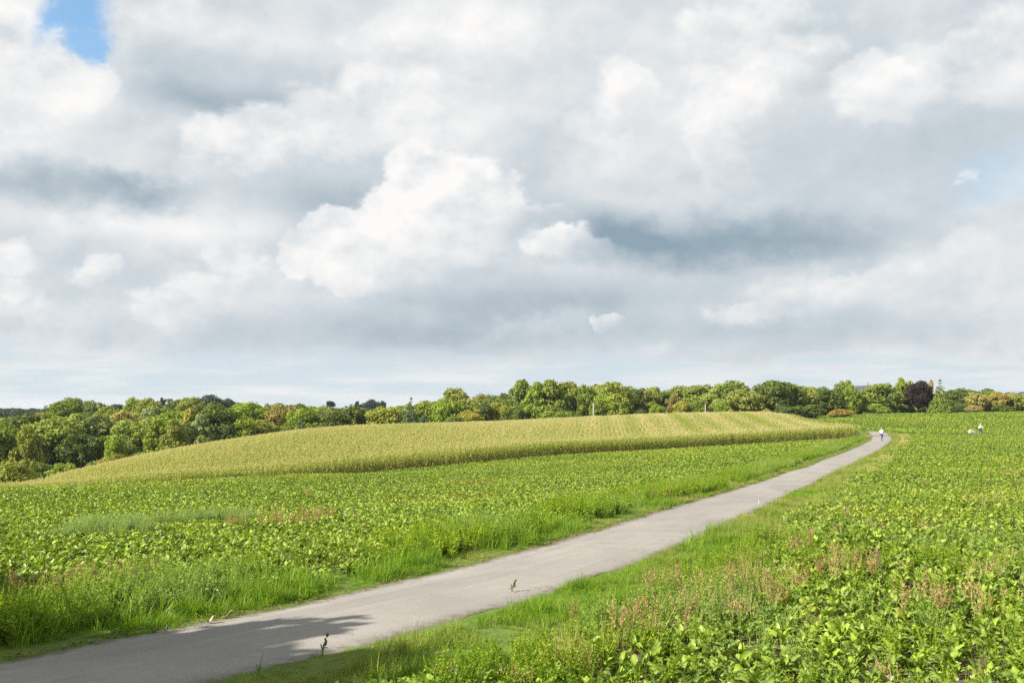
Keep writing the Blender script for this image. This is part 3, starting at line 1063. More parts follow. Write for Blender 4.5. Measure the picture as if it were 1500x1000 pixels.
    for px, py, Y0, c, sp in ((75, 872, 16.5, 10, .35), (45, 885, 15.6, 5, .3), (140, 865, 17, 9, .3), (190, 862, 17.2, 4, .3), (215, 862, 17.4, 3, .2), (342, 752, 31, 4, .25), (392, 751, 31.5, 3, .2), (425, 744, 34, 7, .6), (450, 754, 31, 9, .6), (485, 742, 34, 3, .3),
                              (1190, 815, 21, 5, .4), (1265, 850, 18.5, 4, .3), (1220, 845, 18.5, 5, .3), (1385, 900, 15.4, 6, .25), (1160, 870, 17, 5, .3), (1140, 880, 16, 4, .3), (1420, 880, 15.8, 4, .4), (1020, 880, 16.5, 10, .7), (940, 930, 14, 7, .5), (1450, 735, 36, 4, .4), (600, 700, 70, 6, 2.), (750, 700, 66, 8, 2.5), (520, 716, 56, 6, 1.6), (945, 735, 39, 6, .5), (810, 742, 38, 4, 1.2), (1300, 660, 108, 12, 3.), (1400, 655, 115, 14, 5.), (1460, 700, 58, 6, 1.2)):
        p = at(px, py, Y0)
        X += list(rng.normal(p.x, sp, c)); Y += list(rng.normal(p.y, sp, c))
    X, Y = np.array(X), np.array(Y)
    k = np.abs(path_side(X, Y)) > PATH_W / 2 + .7
    X, Y = X[k], Y[k]
    scatter('rusty_docks', 'rust-brown seed heads of dock scattered through the beet fields', np.c_[X, Y, ground_z(X, Y)], rots(len(X), .1), rng.uniform(.8, 1.3, len(X)), rng.integers(0, 3, len(X)), Rm)

    # ripe grass at the field's far corner and along the far side of the near verge
    n = 16000
    y = rng.uniform(30, 165, n); o = np.where(rng.random(n) < .5, -rng.uniform(1.6, 4.2, n) - 3.5 * np.clip((y - 100) / 45, 0, 1) * rng.random(n), PATH_W + rng.uniform(1.3, 2.6, n))
    s = edge_slope(y); l = np.sqrt(1 + s * s)
    X, Y = edge_x(y) + o / l, y - o * s / l
    k = in_view(X, Y) & (beyond_front(X, Y) < -.3) & (rng.random(n) < np.clip((Y - 25) / 110, .05, .6) * (vnoise(X, Y, 4, 51) > .42))
    X, Y = X[k], Y[k]
    scatter('ripe_grass', 'ripe straw-coloured grass along the field margins', np.c_[X, Y, ground_z(X, Y)], rots(len(X), .15), rng.uniform(.55, 1.0, len(X)), rng.integers(0, 3, len(X)), D[:3], {'tint': np.zeros(len(X))})

    # dead leaves along the far edge of the asphalt
    V = []
    n = 900
    y = 8 + 45 * rng.random(n) ** 1.6; o = np.abs(rng.normal(0, .14, n)) - .06
    s = edge_slope(y); l = np.sqrt(1 + s * s)
    X, Y = edge_x(y) + o / l, y - o * s / l
    k = vnoise(X, Y, 1.4, 61) > .35
    X, Y = X[k], Y[k]; Z = ground_z(X, Y) + .025
    q = np.zeros((len(X), 4, 3))
    for i in range(len(X)):
        a = rng.uniform(0, 6.28); L_, w_ = rng.uniform(.02, .05), rng.uniform(.01, .025)
        d = np.array((math.cos(a), math.sin(a), rng.uniform(-.2, .3))); u = np.array((-math.sin(a), math.cos(a), rng.uniform(-.3, .3)))
        c = np.array((X[i], Y[i], Z[i]))
        q[i] = [c - d * L_, c - u * w_ + (0, 0, .012), c + d * L_, c + u * w_ + (0, 0, .012)]
    tag(obj('fallen_leaves', quad_mesh('fallen_leaves', q, [plain('dead_leaf', (.20, .10, .045), .8, .5, 3)])), 'brown dead leaves gathered along the edge of the asphalt', kind='stuff')

grow()


# ------------------------------------------------------------------ maize
def maize_plant(seed):
    r = np.random.default_rng(seed)
    V, F, M, vs = [], [], [], []
    H = r.uniform(1.62, 1.80)
    tv, tf = tube([(0, 0, 0), (.01, 0, H * .5), (0.02, .01, H)], [.016, .013, .007], 4, False)
    V += tv; F += tf; M += [1] * 4 + [0] * 4; vs += [.3] * len(tv)
    for i in range(11):
        z0 = .12 + (H - .22) * i / 11
        a = i * PI + r.normal(0, .5)
        le = r.uniform(.5, .75) * (1 - .4 * abs(i / 10 - .5))
        w = r.uniform(.034, .05)
        dry = i < 3 and r.random() < .45
        ang, x, z = r.uniform(.9, 1.15), 0.0, z0
        o = len(V)
        for s in range(5):
            k = (.55, 1, .95, .6, .05)[s]
            cx, cy_ = math.cos(a) * x, math.sin(a) * x
            V += [(cx - math.sin(a) * w * k, cy_ + math.cos(a) * w * k, z + .012), (cx + math.sin(a) * w * k, cy_ - math.cos(a) * w * k, z - .005)]
            x += math.cos(ang) * le / 4; z += math.sin(ang) * le / 4
            ang -= r.uniform(.5, .75) if not dry else r.uniform(.7, 1.0)
        F += [(o + 2 * s, o + 2 * s + 1, o + 2 * s + 3, o + 2 * s + 2) for s in range(4)]
        M += [1 if dry else 0] * 4
        vs += [r.random()] * 10
    for i in range(8):
        a = r.uniform(0, 6.28); sp = r.uniform(.02, .13) if i else .0
        b = Vector((.02, .01, H - .03)); t = b + Vector((math.cos(a) * sp, math.sin(a) * sp, r.uniform(.2, .3)))
        u = Vector((-math.sin(a), math.cos(a), .2)) * .013
        o = len(V)
        V += [b - u * .4, b + u * .4, (b + t) / 2 + u + Vector((0, 0, .03)), t, (b + t) / 2 - u + Vector((0, 0, .03))]
        F.append((o, o + 1, o + 2, o + 3, o + 4)); M.append(2); vs += [r.random()] * 5
    c = Vector((.04, .02, H * .5))
    tv, tf = tube([c, c + Vector((.05, .02, .12)), c + Vector((.07, .03, .22))], [.018, .026, .008], 5, False)
    o = len(V)
    V += tv; F += [tuple(i + o for i in f) for f in tf]; M += [1] * len(tf); vs += [.5] * len(tv)
    me = mesh_from('maize_plant', V, F, [M_mleaf, M_mdry, M_mtas], M)
    point_attr(me, 'v', vs)
    return me


def maize():
    src = [maize_plant(500 + k) for k in range(7)]
    # rows run away from the camera; a headland of rows runs along the front edge
    d = np.array([.085, .996]); p = np.array([.996, -.085])
    s = np.arange(85, 250, .20); t = np.arange(-75, 70, .66)
    Sg, Tg = np.meshgrid(s, t)
    ri = np.arange(len(t))[:, None] + np.zeros_like(Sg)
    Sg = Sg + rng.uniform(-.08, .08, Sg.shape); Tg = Tg + rng.normal(0, .10, Tg.shape)
    X, Y = (d[0] * Sg + p[0] * Tg).ravel(), (d[1] * Sg + p[1] * Tg).ravel()
    ri = ri.ravel().astype(int)
    bf = beyond_front(X, Y)
    k = in_poly(X, Y, maize_poly) & (bf > 4.6) & (np.abs(X) < .56 * Y + 5) & (rng.random(len(X)) > .06)
    X, Y, ri = X[k], Y[k], ri[k]
    r2 = np.random.default_rng(77)
    rowv = r2.random(400) * .5
    band = (np.sin(np.arange(400) * 2 * PI / 6.7) + .6 * np.sin(np.arange(400) * 2 * PI / 17.0 + 1)) * .5
    amp = np.clip((X - 8) / 14, 0.12, 1)
    g = np.clip(.34 + amp * (band[ri] * .85 + (rowv[ri] - .25) * .4) + .35 * (vnoise(X, Y, 12, 71) - .5), 0, 1)
    # pale tops towards the crest at both ends, greener in the belly of the slope
    Z = ground_z(X, Y)
    size = rng.uniform(.93, 1.07, len(X))
    # headland rows along the front edge
    HX, HY = [], []
    seg = np.r_[0, np.cumsum(np.hypot(np.diff(FX), np.diff(FY)))]
    lines = []
    for row in range(7):
        u = np.arange(0, seg[-1], .22) + rng.uniform(-.07, .07, len(np.arange(0, seg[-1], .22)))
        x = np.interp(u, seg, FX) + rng.normal(0, .05, len(u)); y = np.interp(u, seg, FY) + rng.normal(0, .05, len(u)) + row * .85 + .15
        lines.append((x, y))
    # the corner turns away beyond the path: close it with rows along the side
    fx, fy = lines[0]
    inside = (np.abs(fx) < .508 * fy)
    order = np.where(inside & (fx > np.interp(690, [p_[0] for p_ in FRONT], FX)))[0]
    own = order[-300:]
    z0 = ground_z(fx, fy)
    for i in own:
        o = bpy.data.objects.new('maize_plant', src[int(rng.integers(0, 7))])
        C.objects.link(o)
        sc = random.uniform(.93, 1.06)
        o.location = (fx[i], fy[i], z0[i]); o.rotation_euler = (random.gauss(0, .05), random.gauss(0, .05), random.uniform(0, 6.28)); o.scale = (sc, sc, sc)
        tag(o, 'green maize plant with drying lower leaves in the front row facing the beet field', 'maize plant', 'maize plants in the front row')
    keep = np.ones(len(fx), bool); keep[own] = False
    HX.append(fx[keep]); HY.append(fy[keep])
    for x, y in lines[1:]:
        HX.append(x); HY.append(y)
    HX, HY = np.concatenate(HX), np.concatenate(HY)
    X = np.r_[X, HX]; Y = np.r_[Y, HY]; Z = np.r_[Z, ground_z(HX, HY)]
    size = np.r_[size, rng.uniform(.93, 1.07, len(HX))]
    g = np.r_[g, np.clip(rng.normal(.35, .2, len(HX)), 0, 1)]
    scatter('maize_crop', 'ripening maize crop with tan tassels covering the hill', np.c_[X, Y, Z], rots(len(X), .07), size, rng.integers(0, 7, len(X)), src, {'green': g, 'tint': np.clip(.5 - g, 0, .5) * .9})

maize()

















# ------------------------------------------------------------------ trees
def crown_mesh(seed, kind, nq=7500):
    """Leaf clumps through the volume of a crown that fits a unit box (radius .5, height 1)."""
    r = np.random.default_rng(seed)
    L = []                                        # lobes: centre, radius
    if kind == 'round':
        for i in range(46):
            d = r.normal(size=3); d /= np.linalg.norm(d)
            if d[2] < -.75: d[2] *= -.5
            rad = r.uniform(.10, .19)
            k = r.uniform(.62, 1.0)
            c = np.array((d[0] * (.5 - rad * .9) * k, d[1] * (.5 - rad * .9) * k, .53 + d[2] * (.47 - rad * .8) * (k if d[2] > 0 else 1)))
            L.append((c, rad))
    elif kind == 'tall':
        for i in range(50):
            z = r.uniform(.10, .93); a = r.uniform(0, 2 * PI)
            env = .5 * math.sin(PI * min(1, (z * .92 + .16))) ** .55
            rad = r.uniform(.08, .16)
            q = max(env - rad * .8, 0) * math.sqrt(r.uniform(.3, 1))
            L.append((np.array((math.cos(a) * q, math.sin(a) * q, z)), rad))
    elif kind == 'bush':
        for i in range(34):
            a = r.uniform(0, 2 * PI); e = abs(r.normal(.35, .4)); e = min(e, 1.4)
            rad = r.uniform(.12, .22)
            k = r.uniform(.55, 1)
            L.append((np.array((math.cos(a) * math.cos(e) * (.5 - rad) * k, math.sin(a) * math.cos(e) * (.5 - rad) * k, .25 + math.sin(e) * (.75 - rad) * k * .95)), rad))
    elif kind == 'open':
        for i in range(20):
            a = r.uniform(0, 2 * PI); z = r.uniform(.42, .93)
            rad = r.uniform(.07, .12)
            q = r.uniform(.05, .42) * (1.0 if z < .8 else .7)
            L.append((np.array((math.cos(a) * q, math.sin(a) * q, z)), rad))
    elif kind == 'cone':
        z = .05
        while z < .98:
            env = .5 * (1 - z) ** .9 + .02
            m = max(3, int(9 * (1 - z) + 2))
            for j in range(m):
                a = 2 * PI * (j + r.random()) / m
                rad = max(.03, env * r.uniform(.22, .34))
                q = max(env - rad, 0) * r.uniform(.75, 1.1)
                L.append((np.array((math.cos(a) * q, math.sin(a) * q, z + r.uniform(-.03, .03))), rad))
            z += .075
    C_ = np.array([l[0] for l in L]); Q = np.array([l[1] for l in L])
    p = Q ** 2; p = p / p.sum()
    j = r.choice(len(L), nq, p=p)
    d = r.normal(size=(nq, 3)); d /= np.linalg.norm(d, axis=1)[:, None]
    flat = np.array((1, 1, .78)) if kind != 'cone' else np.array((1, 1, .55))
    rad = Q[j] * (.62 + .52 * r.random(nq) ** 1.2)
    pos = C_[j] + d * rad[:, None] * flat
    fill = r.random(nq) < .10                      # inner leaves
    pos[fill] = pos[fill] * (.35 + .4 * r.random((fill.sum(), 1))) + np.array((0, 0, .2))
    pos[:, 2] = np.clip(pos[:, 2], .015, 1.0)
    nrm = d + r.normal(size=(nq, 3)) * .55
    nrm /= np.linalg.norm(nrm, axis=1)[:, None]
    u = np.cross(nrm, r.normal(size=(nq, 3))); u /= np.linalg.norm(u, axis=1)[:, None]
    v = np.cross(nrm, u)
    s = (.0115 + .017 * r.random(nq))[:, None] * (1.0 if kind != 'cone' else .8)
    bend = nrm * s * .35
    V = np.stack([pos - u * s - v * s * .7 - bend, pos + u * s * 1.1 - v * s * .6, pos + u * s + v * s * .8 - bend, pos - u * s * .8 + v * s], 1)
    me = quad_mesh('crown', V, [M_crown])
    lobe_tint = r.random(len(L))
    face_attr(me, 'v', np.clip(.55 * r.random(nq) + .45 * lobe_tint[j], 0, 1))
    return me


def trunk_mesh(seed, kind):
    r = np.random.default_rng(seed)
    b = MB()
    top = .9 if kind == 'cone' else .62
    b.tube([(0, 0, -.06), (.004, 0, .12), (.012, -.006, .35), (0, .005, top)], [.034, .026, .020, .006], 7)
    if kind != 'cone':
        for i in range(6):
            a = i * 1.05 + r.uniform(-.3, .3); z = r.uniform(.2, .5)
            q = r.uniform(.2, .36)
            b.tube([(0, 0, z), (math.cos(a) * q * .5, math.sin(a) * q * .5, z + .12), (math.cos(a) * q, math.sin(a) * q, z + r.uniform(.2, .36))], [.013, .009, .003], 5)
    return b.mesh('trunk', [M_bark], True)


CROWNS = {'round': [crown_mesh(600 + i, 'round') for i in range(5)], 'tall': [crown_mesh(620 + i, 'tall') for i in range(4)], 'bush': [crown_mesh(640 + i, 'bush', 5500) for i in range(3)],
          'open': [crown_mesh(660 + i, 'open', 2600) for i in range(2)], 'cone': [crown_mesh(680 + i, 'cone', 6500) for i in range(2)]}
TRUNKS = {k: [trunk_mesh(700 + i, k) for i in range(2)] for k in ('round', 'cone')}
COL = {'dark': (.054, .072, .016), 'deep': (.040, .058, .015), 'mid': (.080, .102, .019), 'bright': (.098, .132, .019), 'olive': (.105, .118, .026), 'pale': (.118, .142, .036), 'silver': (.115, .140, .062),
       'yellow': (.128, .138, .025), 'gold': (.136, .130, .026), 'orange': (.150, .122, .034), 'rust': (.112, .094, .027), 'tan': (.160, .146, .050), 'blue': (.046, .074, .036), 'far': (.036, .062, .050), 'copper': (.018, .012, .010), 'lime': (.108, .134, .021), 'pinkish': (.165, .130, .065)}  # far: distance haze painted into the leaf colour as a bluish dark green
TREES = [  # px, py of the top, width in px, distance, crown, colour, label
    (18, 655, 58, 118, 'bush', 'olive', 'big olive bush with a bleached top at the low end of the maize hill'),
    (64, 660, 34, 132, 'bush', 'dark', 'dark round bush just behind the bleached olive bush'),
    (91, 666, 34, 128, 'bush', 'lime', 'bright yellow-green bush where the maize edge starts to climb'),
    (60, 688, 20, 113, 'bush', 'silver', 'small grey-green shrub at the tip of the maize'),
    (135, 664, 16, 133, 'bush', 'mid', 'small pointed green shrub on the maize edge under shaded trees'),
    (174, 655, 22, 143, 'bush', 'rust', 'reddish-brown shrub on the edge of the maize'),
    (155, 661, 30, 140, 'bush', 'tan', 'low tan brush beside the reddish-brown shrub'),
    (6, 616, 44, 152, 'round', 'mid', 'green tree above the bleached olive bush at the edge of the wood'),
    (-22, 622, 50, 150, 'round', 'olive', 'olive tree at the very end of the wood, partly out of frame'),
    (41, 620, 36, 150, 'tall', 'olive', 'narrow pale olive tree beside the green tree at the end of the wood'),
    (80, 603, 58, 168, 'round', 'pale', 'large light yellow-green tree below the domed skyline tree'),
    (112, 606, 40, 176, 'tall', 'pale', 'slender pale tree touching the large light yellow-green one'),
    (98, 584, 48, 262, 'round', 'mid', 'big domed dark green tree standing alone on the skyline'),
    (36, 604, 50, 212, 'round', 'dark', 'broad dark green tree in the second rank below far blue woods'),
    (4, 607, 38, 225, 'round', 'olive', 'olive-brown tree beside the broad dark green one'),
    (68, 600, 34, 240, 'round', 'olive', 'dull green tree tucked under the domed skyline tree'),
    (128, 601, 36, 232, 'round', 'dark', 'dark olive tree beside the foot of the domed skyline tree'),
    (159, 593, 32, 232, 'round', 'olive', 'ochre-green round tree between two dark ones on the slope'),
    (150, 616, 30, 192, 'tall', 'silver', 'silvery green tree in the middle of the wooded slope'),
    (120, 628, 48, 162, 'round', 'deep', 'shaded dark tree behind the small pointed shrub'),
    (146, 634, 30, 164, 'round', 'mid', 'mid green tree with shaded base above the tan brush'),
    (168, 636, 26, 158, 'round', 'bright', 'small bright green tree above the reddish-brown shrub'),
    (186, 613, 46, 172, 'round', 'pale', 'broad olive tree with feathery top above the maize edge'),
    (198, 580, 26, 272, 'round', 'lime', 'light green round-topped tree breaking the skyline'),
    (184, 594, 34, 225, 'round', 'tan', 'tan-green tree below the light green skyline tree'),
    (148, 591, 30, 430, 'round', 'far', 'distant dark tree peeping over the wood beside the domed one'),
    (172, 590, 26, 400, 'round', 'far', 'distant dark tree next to the light green skyline tree'),
    (219, 581, 30, 252, 'round', 'olive', 'brownish-green tree with knobbly crown near the skyline'),
    (222, 592, 28, 232, 'round', 'silver', 'grey-green tree under the knobbly brownish one'),
    (239, 582, 14, 510, 'open', 'far', 'small far blue tree seen in a dip of the skyline'),
    (256, 580, 28, 302, 'round', 'dark', 'dark green tree on the skyline just before the domed yellowish one'),
    (279, 579, 34, 282, 'round', 'olive', 'domed yellow-olive tree on the skyline beside far dark woods'),
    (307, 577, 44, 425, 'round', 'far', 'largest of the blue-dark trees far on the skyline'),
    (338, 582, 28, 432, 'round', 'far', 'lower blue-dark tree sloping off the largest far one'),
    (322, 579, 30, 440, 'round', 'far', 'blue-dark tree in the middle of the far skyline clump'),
    (250, 597, 46, 204, 'round', 'bright', 'bright green tree in the middle of the slope beside a golden one'),
    (279, 598, 30, 197, 'tall', 'gold', 'golden autumn tree between bright green and dark green trees'),
    (214, 612, 44, 172, 'round', 'pale', 'pale feathery tree over the bright low bush'),
    (230, 613, 30, 170, 'tall', 'lime', 'yellowish layered tree in front of the pale feathery one'),
    (254, 615, 34, 168, 'tall', 'olive', 'layered olive tree with tiers of branches'),
    (213, 651, 38, 153, 'bush', 'mid', 'bright low bush at the maize edge below the feathery tree'),
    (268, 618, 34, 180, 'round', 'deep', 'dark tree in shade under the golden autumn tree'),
    (318, 591, 50, 192, 'round', 'dark', 'large dark green tree, fullest on this part of the maize edge'),
    (293, 607, 26, 184, 'tall', 'silver', 'narrow grey-green tree hugging the large dark one'),
    (306, 644, 26, 170, 'bush', 'lime', 'small lime bush at the foot of the large dark green tree'),
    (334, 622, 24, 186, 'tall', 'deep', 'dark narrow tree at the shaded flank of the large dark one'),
    (361, 586, 52, 232, 'round', 'bright', 'big bright green tree with a broad crown behind the front rank'),
    (357, 608, 30, 192, 'round', 'lime', 'yellow-green tree in front of the big bright green crown'),
    (381, 614, 42, 197, 'round', 'olive', 'dull olive tree next to the yellow-green one'),
    (401, 585, 26, 262, 'round', 'mid', 'green skyline tree beside the reddish-brown crown'),
    (417, 588, 42, 227, 'round', 'rust', 'reddish-brown turning tree above the front rank'),
    (404, 622, 26, 200, 'round', 'mid', 'low green tree under the reddish-brown one'),
    (444, 596, 42, 217, 'round', 'bright', 'tree with sunlit green top standing behind a blue-green conifer'),
    (442, 607, 24, 206, 'cone', 'blue', 'blue-green pointed conifer at the maize edge'),
    (460, 588, 36, 252, 'round', 'pale', 'pale grey-olive tree behind the sunlit green-topped one'),
    (436, 588, 30, 285, 'round', 'rust', 'brownish tree low on the skyline behind the conifer'),
    (468, 622, 10, 209, 'cone', 'orange', 'little orange-brown conical tree at the maize edge'),
    (488, 599, 42, 217, 'round', 'dark', 'dark brown-green tree with knobbly crown beside the orange cone'),
    (511, 591, 44, 227, 'round', 'dark', 'tall dark green tree rising next to the brown-green one'),
    (520, 611, 22, 211, 'cone', 'bright', 'bright green cone-shaped tree in front of the tall dark one'),
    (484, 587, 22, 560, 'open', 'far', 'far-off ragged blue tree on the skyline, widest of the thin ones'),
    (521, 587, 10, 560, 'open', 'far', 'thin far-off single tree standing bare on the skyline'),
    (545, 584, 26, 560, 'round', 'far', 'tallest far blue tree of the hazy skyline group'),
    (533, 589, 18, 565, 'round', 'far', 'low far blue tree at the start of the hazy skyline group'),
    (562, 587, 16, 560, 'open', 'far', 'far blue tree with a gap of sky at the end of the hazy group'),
    (538, 598, 26, 252, 'round', 'tan', 'pinkish-tan tree under the hazy skyline group'),
    (564, 593, 46, 226, 'round', 'yellow', 'yellow-green maple with golden sunlit side'),
    (576, 621, 30, 210, 'bush', 'gold', 'low golden bush under the yellow-green maple'),
    (553, 624, 24, 208, 'bush', 'yellow', 'low yellow bush beside a red-brown shrub'),
    (540, 619, 12, 208, 'tall', 'rust', 'slim red-brown shrub at the maize edge'),
    (592, 588, 30, 282, 'round', 'pale', 'pale green tree behind the blue-dark spruce'),
    (602, 581, 36, 222, 'cone', 'blue', 'large blue-dark spruce reaching the skyline'),
    (621, 607, 14, 212, 'tall', 'blue', 'blue-grey shrub at the foot of the spruce'),
    (627, 585, 34, 247, 'round', 'lime', 'bright yellow-green tree beside the spruce'),
    (640, 582, 36, 267, 'round', 'rust', 'rusty crown between two bright green trees'),
    (656, 579, 34, 242, 'round', 'bright', 'bright green tree under the domed olive skyline tree'),
    (667, 565, 38, 272, 'round', 'olive', 'domed olive tree rising clear above its neighbours'),
    (660, 600, 34, 214, 'bush', 'dark', 'dark green rounded bush at the maize edge below the domed olive tree'),
    (636, 613, 26, 212, 'bush', 'pinkish', 'pinkish-brown bush between the spruce and the dark rounded bush'),
    (686, 577, 42, 252, 'round', 'olive', 'yellow-brown broad tree in the second rank'),
    (691, 596, 30, 222, 'round', 'gold', 'ochre tree in front of the yellow-brown broad one'),
    (710, 588, 26, 226, 'tall', 'deep', 'narrow deep green tree between two ochre ones'),
    (728, 588, 32, 229, 'round', 'yellow', 'ochre-green tree beside the narrow deep green one'),
    (701, 575, 26, 282, 'round', 'rust', 'brown-green tree top on the skyline'),
    (720, 572, 26, 278, 'round', 'mid', 'uneven green tree top next to the brown-green one'),
    (739, 574, 26, 266, 'round', 'mid', 'round green tree in the hollow before the tall green pair'),
    (765, 555, 42, 252, 'tall', 'mid', 'tall green tree, first of the tall pair, with leaning top'),
    (787, 560, 32, 247, 'tall', 'bright', 'tall bright green tree, second of the tall pair'),
    (751, 595, 32, 226, 'round', 'dark', 'lower dark tree under the tall pair'),
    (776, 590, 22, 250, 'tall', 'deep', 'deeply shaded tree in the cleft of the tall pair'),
    (806, 555, 44, 247, 'tall', 'mid', 'big green tree with a billowing lit side'),
    (826, 556, 36, 257, 'round', 'mid', 'round green crown joined to the billowing one'),
    (836, 557, 26, 264, 'round', 'rust', 'purplish-brown crown among green ones on the skyline'),
    (856, 561, 36, 252, 'round', 'mid', 'green tree between the purplish crown and the tallest tree'),
    (893, 551, 52, 258, 'round', 'olive', 'tallest broad olive-green tree of the whole row'),
    (888, 566, 28, 242, 'round', 'bright', 'smaller bright green tree in front of the tallest one'),
    (905, 573, 30, 237, 'round', 'lime', 'yellow-green tree at the sunlit foot of the tallest one'),
    (878, 583, 24, 238, 'round', 'mid', 'low mid green tree right behind the slender pole'),
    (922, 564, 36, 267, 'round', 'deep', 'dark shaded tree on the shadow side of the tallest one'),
    (848, 588, 20, 237, 'cone', 'mid', 'conical green tree before the wood near the slender pole'),
    (824, 589, 34, 234, 'bush', 'mid', 'bushy green tree low before the round crown'),
    (801, 592, 30, 234, 'bush', 'bright', 'bright bushy tree low before the billowing crown'),
    (941, 567, 34, 277, 'round', 'olive', 'olive tree in the lower stretch past the tallest tree'),
    (958, 567, 34, 282, 'tall', 'pale', 'pale feathery tree with dark stems in the lower stretch'),
    (976, 567, 30, 282, 'round', 'mid', 'round green tree behind a reddish one'),
    (986, 577, 16, 263, 'tall', 'rust', 'reddish-brown slim tree in the lower stretch'),
    (998, 585, 22, 256, 'round', 'gold', 'golden-yellow small tree at the crest of the maize'),
    (962, 591, 18, 252, 'round', 'bright', 'small fresh green tree at the maize crest'),
    (940, 590, 20, 254, 'bush', 'deep', 'dark bush in shadow past the tallest tree'),
    (1025, 557, 46, 292, 'round', 'mid', 'broad green tree forming a hump past the lower stretch'),
    (1046, 568, 36, 262, 'tall', 'pale', 'tall pale grey-green tree near the second pole'),
    (1022, 583, 26, 256, 'round', 'mid', 'green tree at the crest beside the golden-yellow one'),
    (1071, 556, 46, 302, 'round', 'mid', 'broad green tree with flat top on the skyline'),
    (1058, 585, 20, 252, 'round', 'bright', 'small bright green tree beside the second pole'),
    (1071, 590, 12, 250, 'bush', 'orange', 'small orange shrub at the maize crest'),
    (1093, 566, 42, 266, 'round', 'olive', 'yellow-olive tree leaning on the big dark tree'),
    (1130, 554, 52, 272, 'round', 'dark', 'big dark olive tree crowning the row above the maize'),
    (1123, 592, 22, 249, 'bush', 'tan', 'straw-coloured round bush at the maize crest under the big dark tree'),
    (1155, 558, 46, 274, 'round', 'dark', 'dark olive tree joined to the big dark one'),
    (1178, 560, 46, 282, 'round', 'olive', 'dark olive crown with a yellowish top'),
    (1193, 563, 38, 286, 'round', 'lime', 'yellow-green crown sloping down behind dark trees'),
    (1157, 583, 42, 256, 'bush', 'deep', 'dark low tree hugging the maize crest'),
    (1185, 585, 34, 258, 'bush', 'dark', 'dark bushy tree above the end of the maize crest'),
    (1211, 565, 36, 277, 'round', 'dark', 'dark green tree before the field beyond the path'),
    (1233, 557, 24, 297, 'open', 'olive', 'olive tree with a thin pale top beside the house roof'),
    (1227, 567, 28, 282, 'tall', 'dark', 'dark upright tree behind the orange-tan bush'),
    (1246, 562, 24, 278, 'tall', 'bright', 'bright green cypress-like tree beside the orange-tan bush'),
    (1232, 593, 34, 259, 'bush', 'orange', 'orange-tan bush where the maize meets the far field'),
    (1263, 571, 26, 284, 'round', 'mid', 'green tree just below the dark house roof'),
    (1291, 556, 58, 287, 'round', 'mid', 'big broad chestnut-like green tree on the far field edge'),
    (1320, 552, 18, 312, 'tall', 'lime', 'bright narrow tree top behind the big broad tree'),
    (1282, 585, 34, 279, 'bush', 'bright', 'sunlit lower boughs of a bushy tree before the big broad one'),
    (1333, 556, 18, 312, 'round', 'pale', 'pale green crown peeping over the copper beech'),
    (1344, 556, 46, 290, 'round', 'copper', 'dark copper-red beech tree beside the far field'),
    (1364, 556, 12, 335, 'open', 'pinkish', 'thin pinkish-brown tree seen past the copper beech'),
    (1357, 558, 8, 345, 'cone', 'far', 'slim blue-green spire of a conifer behind the copper beech'),
    (1377, 555, 36, 274, 'cone', 'mid', 'pointed bright green conifer beside the copper beech'),
    (1394, 570, 24, 306, 'round', 'deep', 'dark tree in the shadow of the pointed conifer'),
    (1413, 567, 42, 302, 'round', 'dark', 'broad dark green tree with a domed top past the conifer'),
    (1398, 588, 34, 290, 'bush', 'deep', 'dark low bush past the foot of the conifer'),
    (1430, 572, 24, 287, 'round', 'tan', 'tan-olive tree beside the broad dark domed one'),
    (1447, 570, 30, 297, 'round', 'mid', 'green round tree between two tan ones'),
    (1462, 573, 26, 287, 'round', 'orange', 'orange-tan tree on the far field edge'),
    (1478, 574, 26, 290, 'round', 'tan', 'tan-pink tree next to the orange-tan one'),
    (1491, 574, 26, 287, 'round', 'olive', 'olive tree with green lower half near the frame edge'),
    (1511, 573, 36, 285, 'round', 'yellow', 'ochre-yellow tree cut by the frame edge'),
    (1470, 588, 30, 282, 'bush', 'dark', 'dark green bush under the tan-pink tree'),
    (1428, 590, 26, 281, 'bush', 'pinkish', 'pinkish-brown bush under the tan-olive tree'),
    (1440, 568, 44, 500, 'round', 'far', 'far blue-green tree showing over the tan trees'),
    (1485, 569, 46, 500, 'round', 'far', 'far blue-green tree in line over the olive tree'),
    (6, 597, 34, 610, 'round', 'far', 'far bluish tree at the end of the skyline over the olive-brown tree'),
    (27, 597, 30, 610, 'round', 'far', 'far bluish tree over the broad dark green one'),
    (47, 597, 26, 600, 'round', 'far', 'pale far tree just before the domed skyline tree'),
]


def plant_tree(px, py, wpx, Y, kind, col, label, i):
    p = at(px, py, Y)
    z0 = gz(p.x, Y)
    if kind == 'bush':
        z0 -= .1
    if Y > 390:                       # the far trees stand on ground that the near wood hides
        z0 = max(z0, p.z - 15)
    h = max(p.z - z0, 1.2)
    w = wpx * Y / FPX * (1.12 if kind == 'cone' or col == 'copper' else 1.5)
    w = min(w, h * (2.2 if kind == 'bush' else 1.35)) if kind != 'cone' else w
    name = {'bush': 'shrub', 'cone': 'conifer_tree'}.get(kind, 'broadleaf_tree')
    e = bpy.data.objects.new(name, None)
    C.objects.link(e)
    e.location = (p.x, Y, z0); e.rotation_euler = (0, 0, random.uniform(0, 6.28)); e.scale = (w, w, h)
    tag(e, label, 'bush' if kind == 'bush' else 'tree', 'bushes along the edge of the wood' if kind == 'bush' else ('far trees on the skyline' if Y > 390 else 'trees of the wood beyond the fields'))
    v = CROWNS[kind][i % len(CROWNS[kind])]
    cr = obj('crown', v, e)
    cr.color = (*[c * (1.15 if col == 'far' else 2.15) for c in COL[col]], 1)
    tr = obj('trunk', TRUNKS['cone' if kind == 'cone' else 'round'][i % 2], e)
    return p.x, Y, z0, w, h


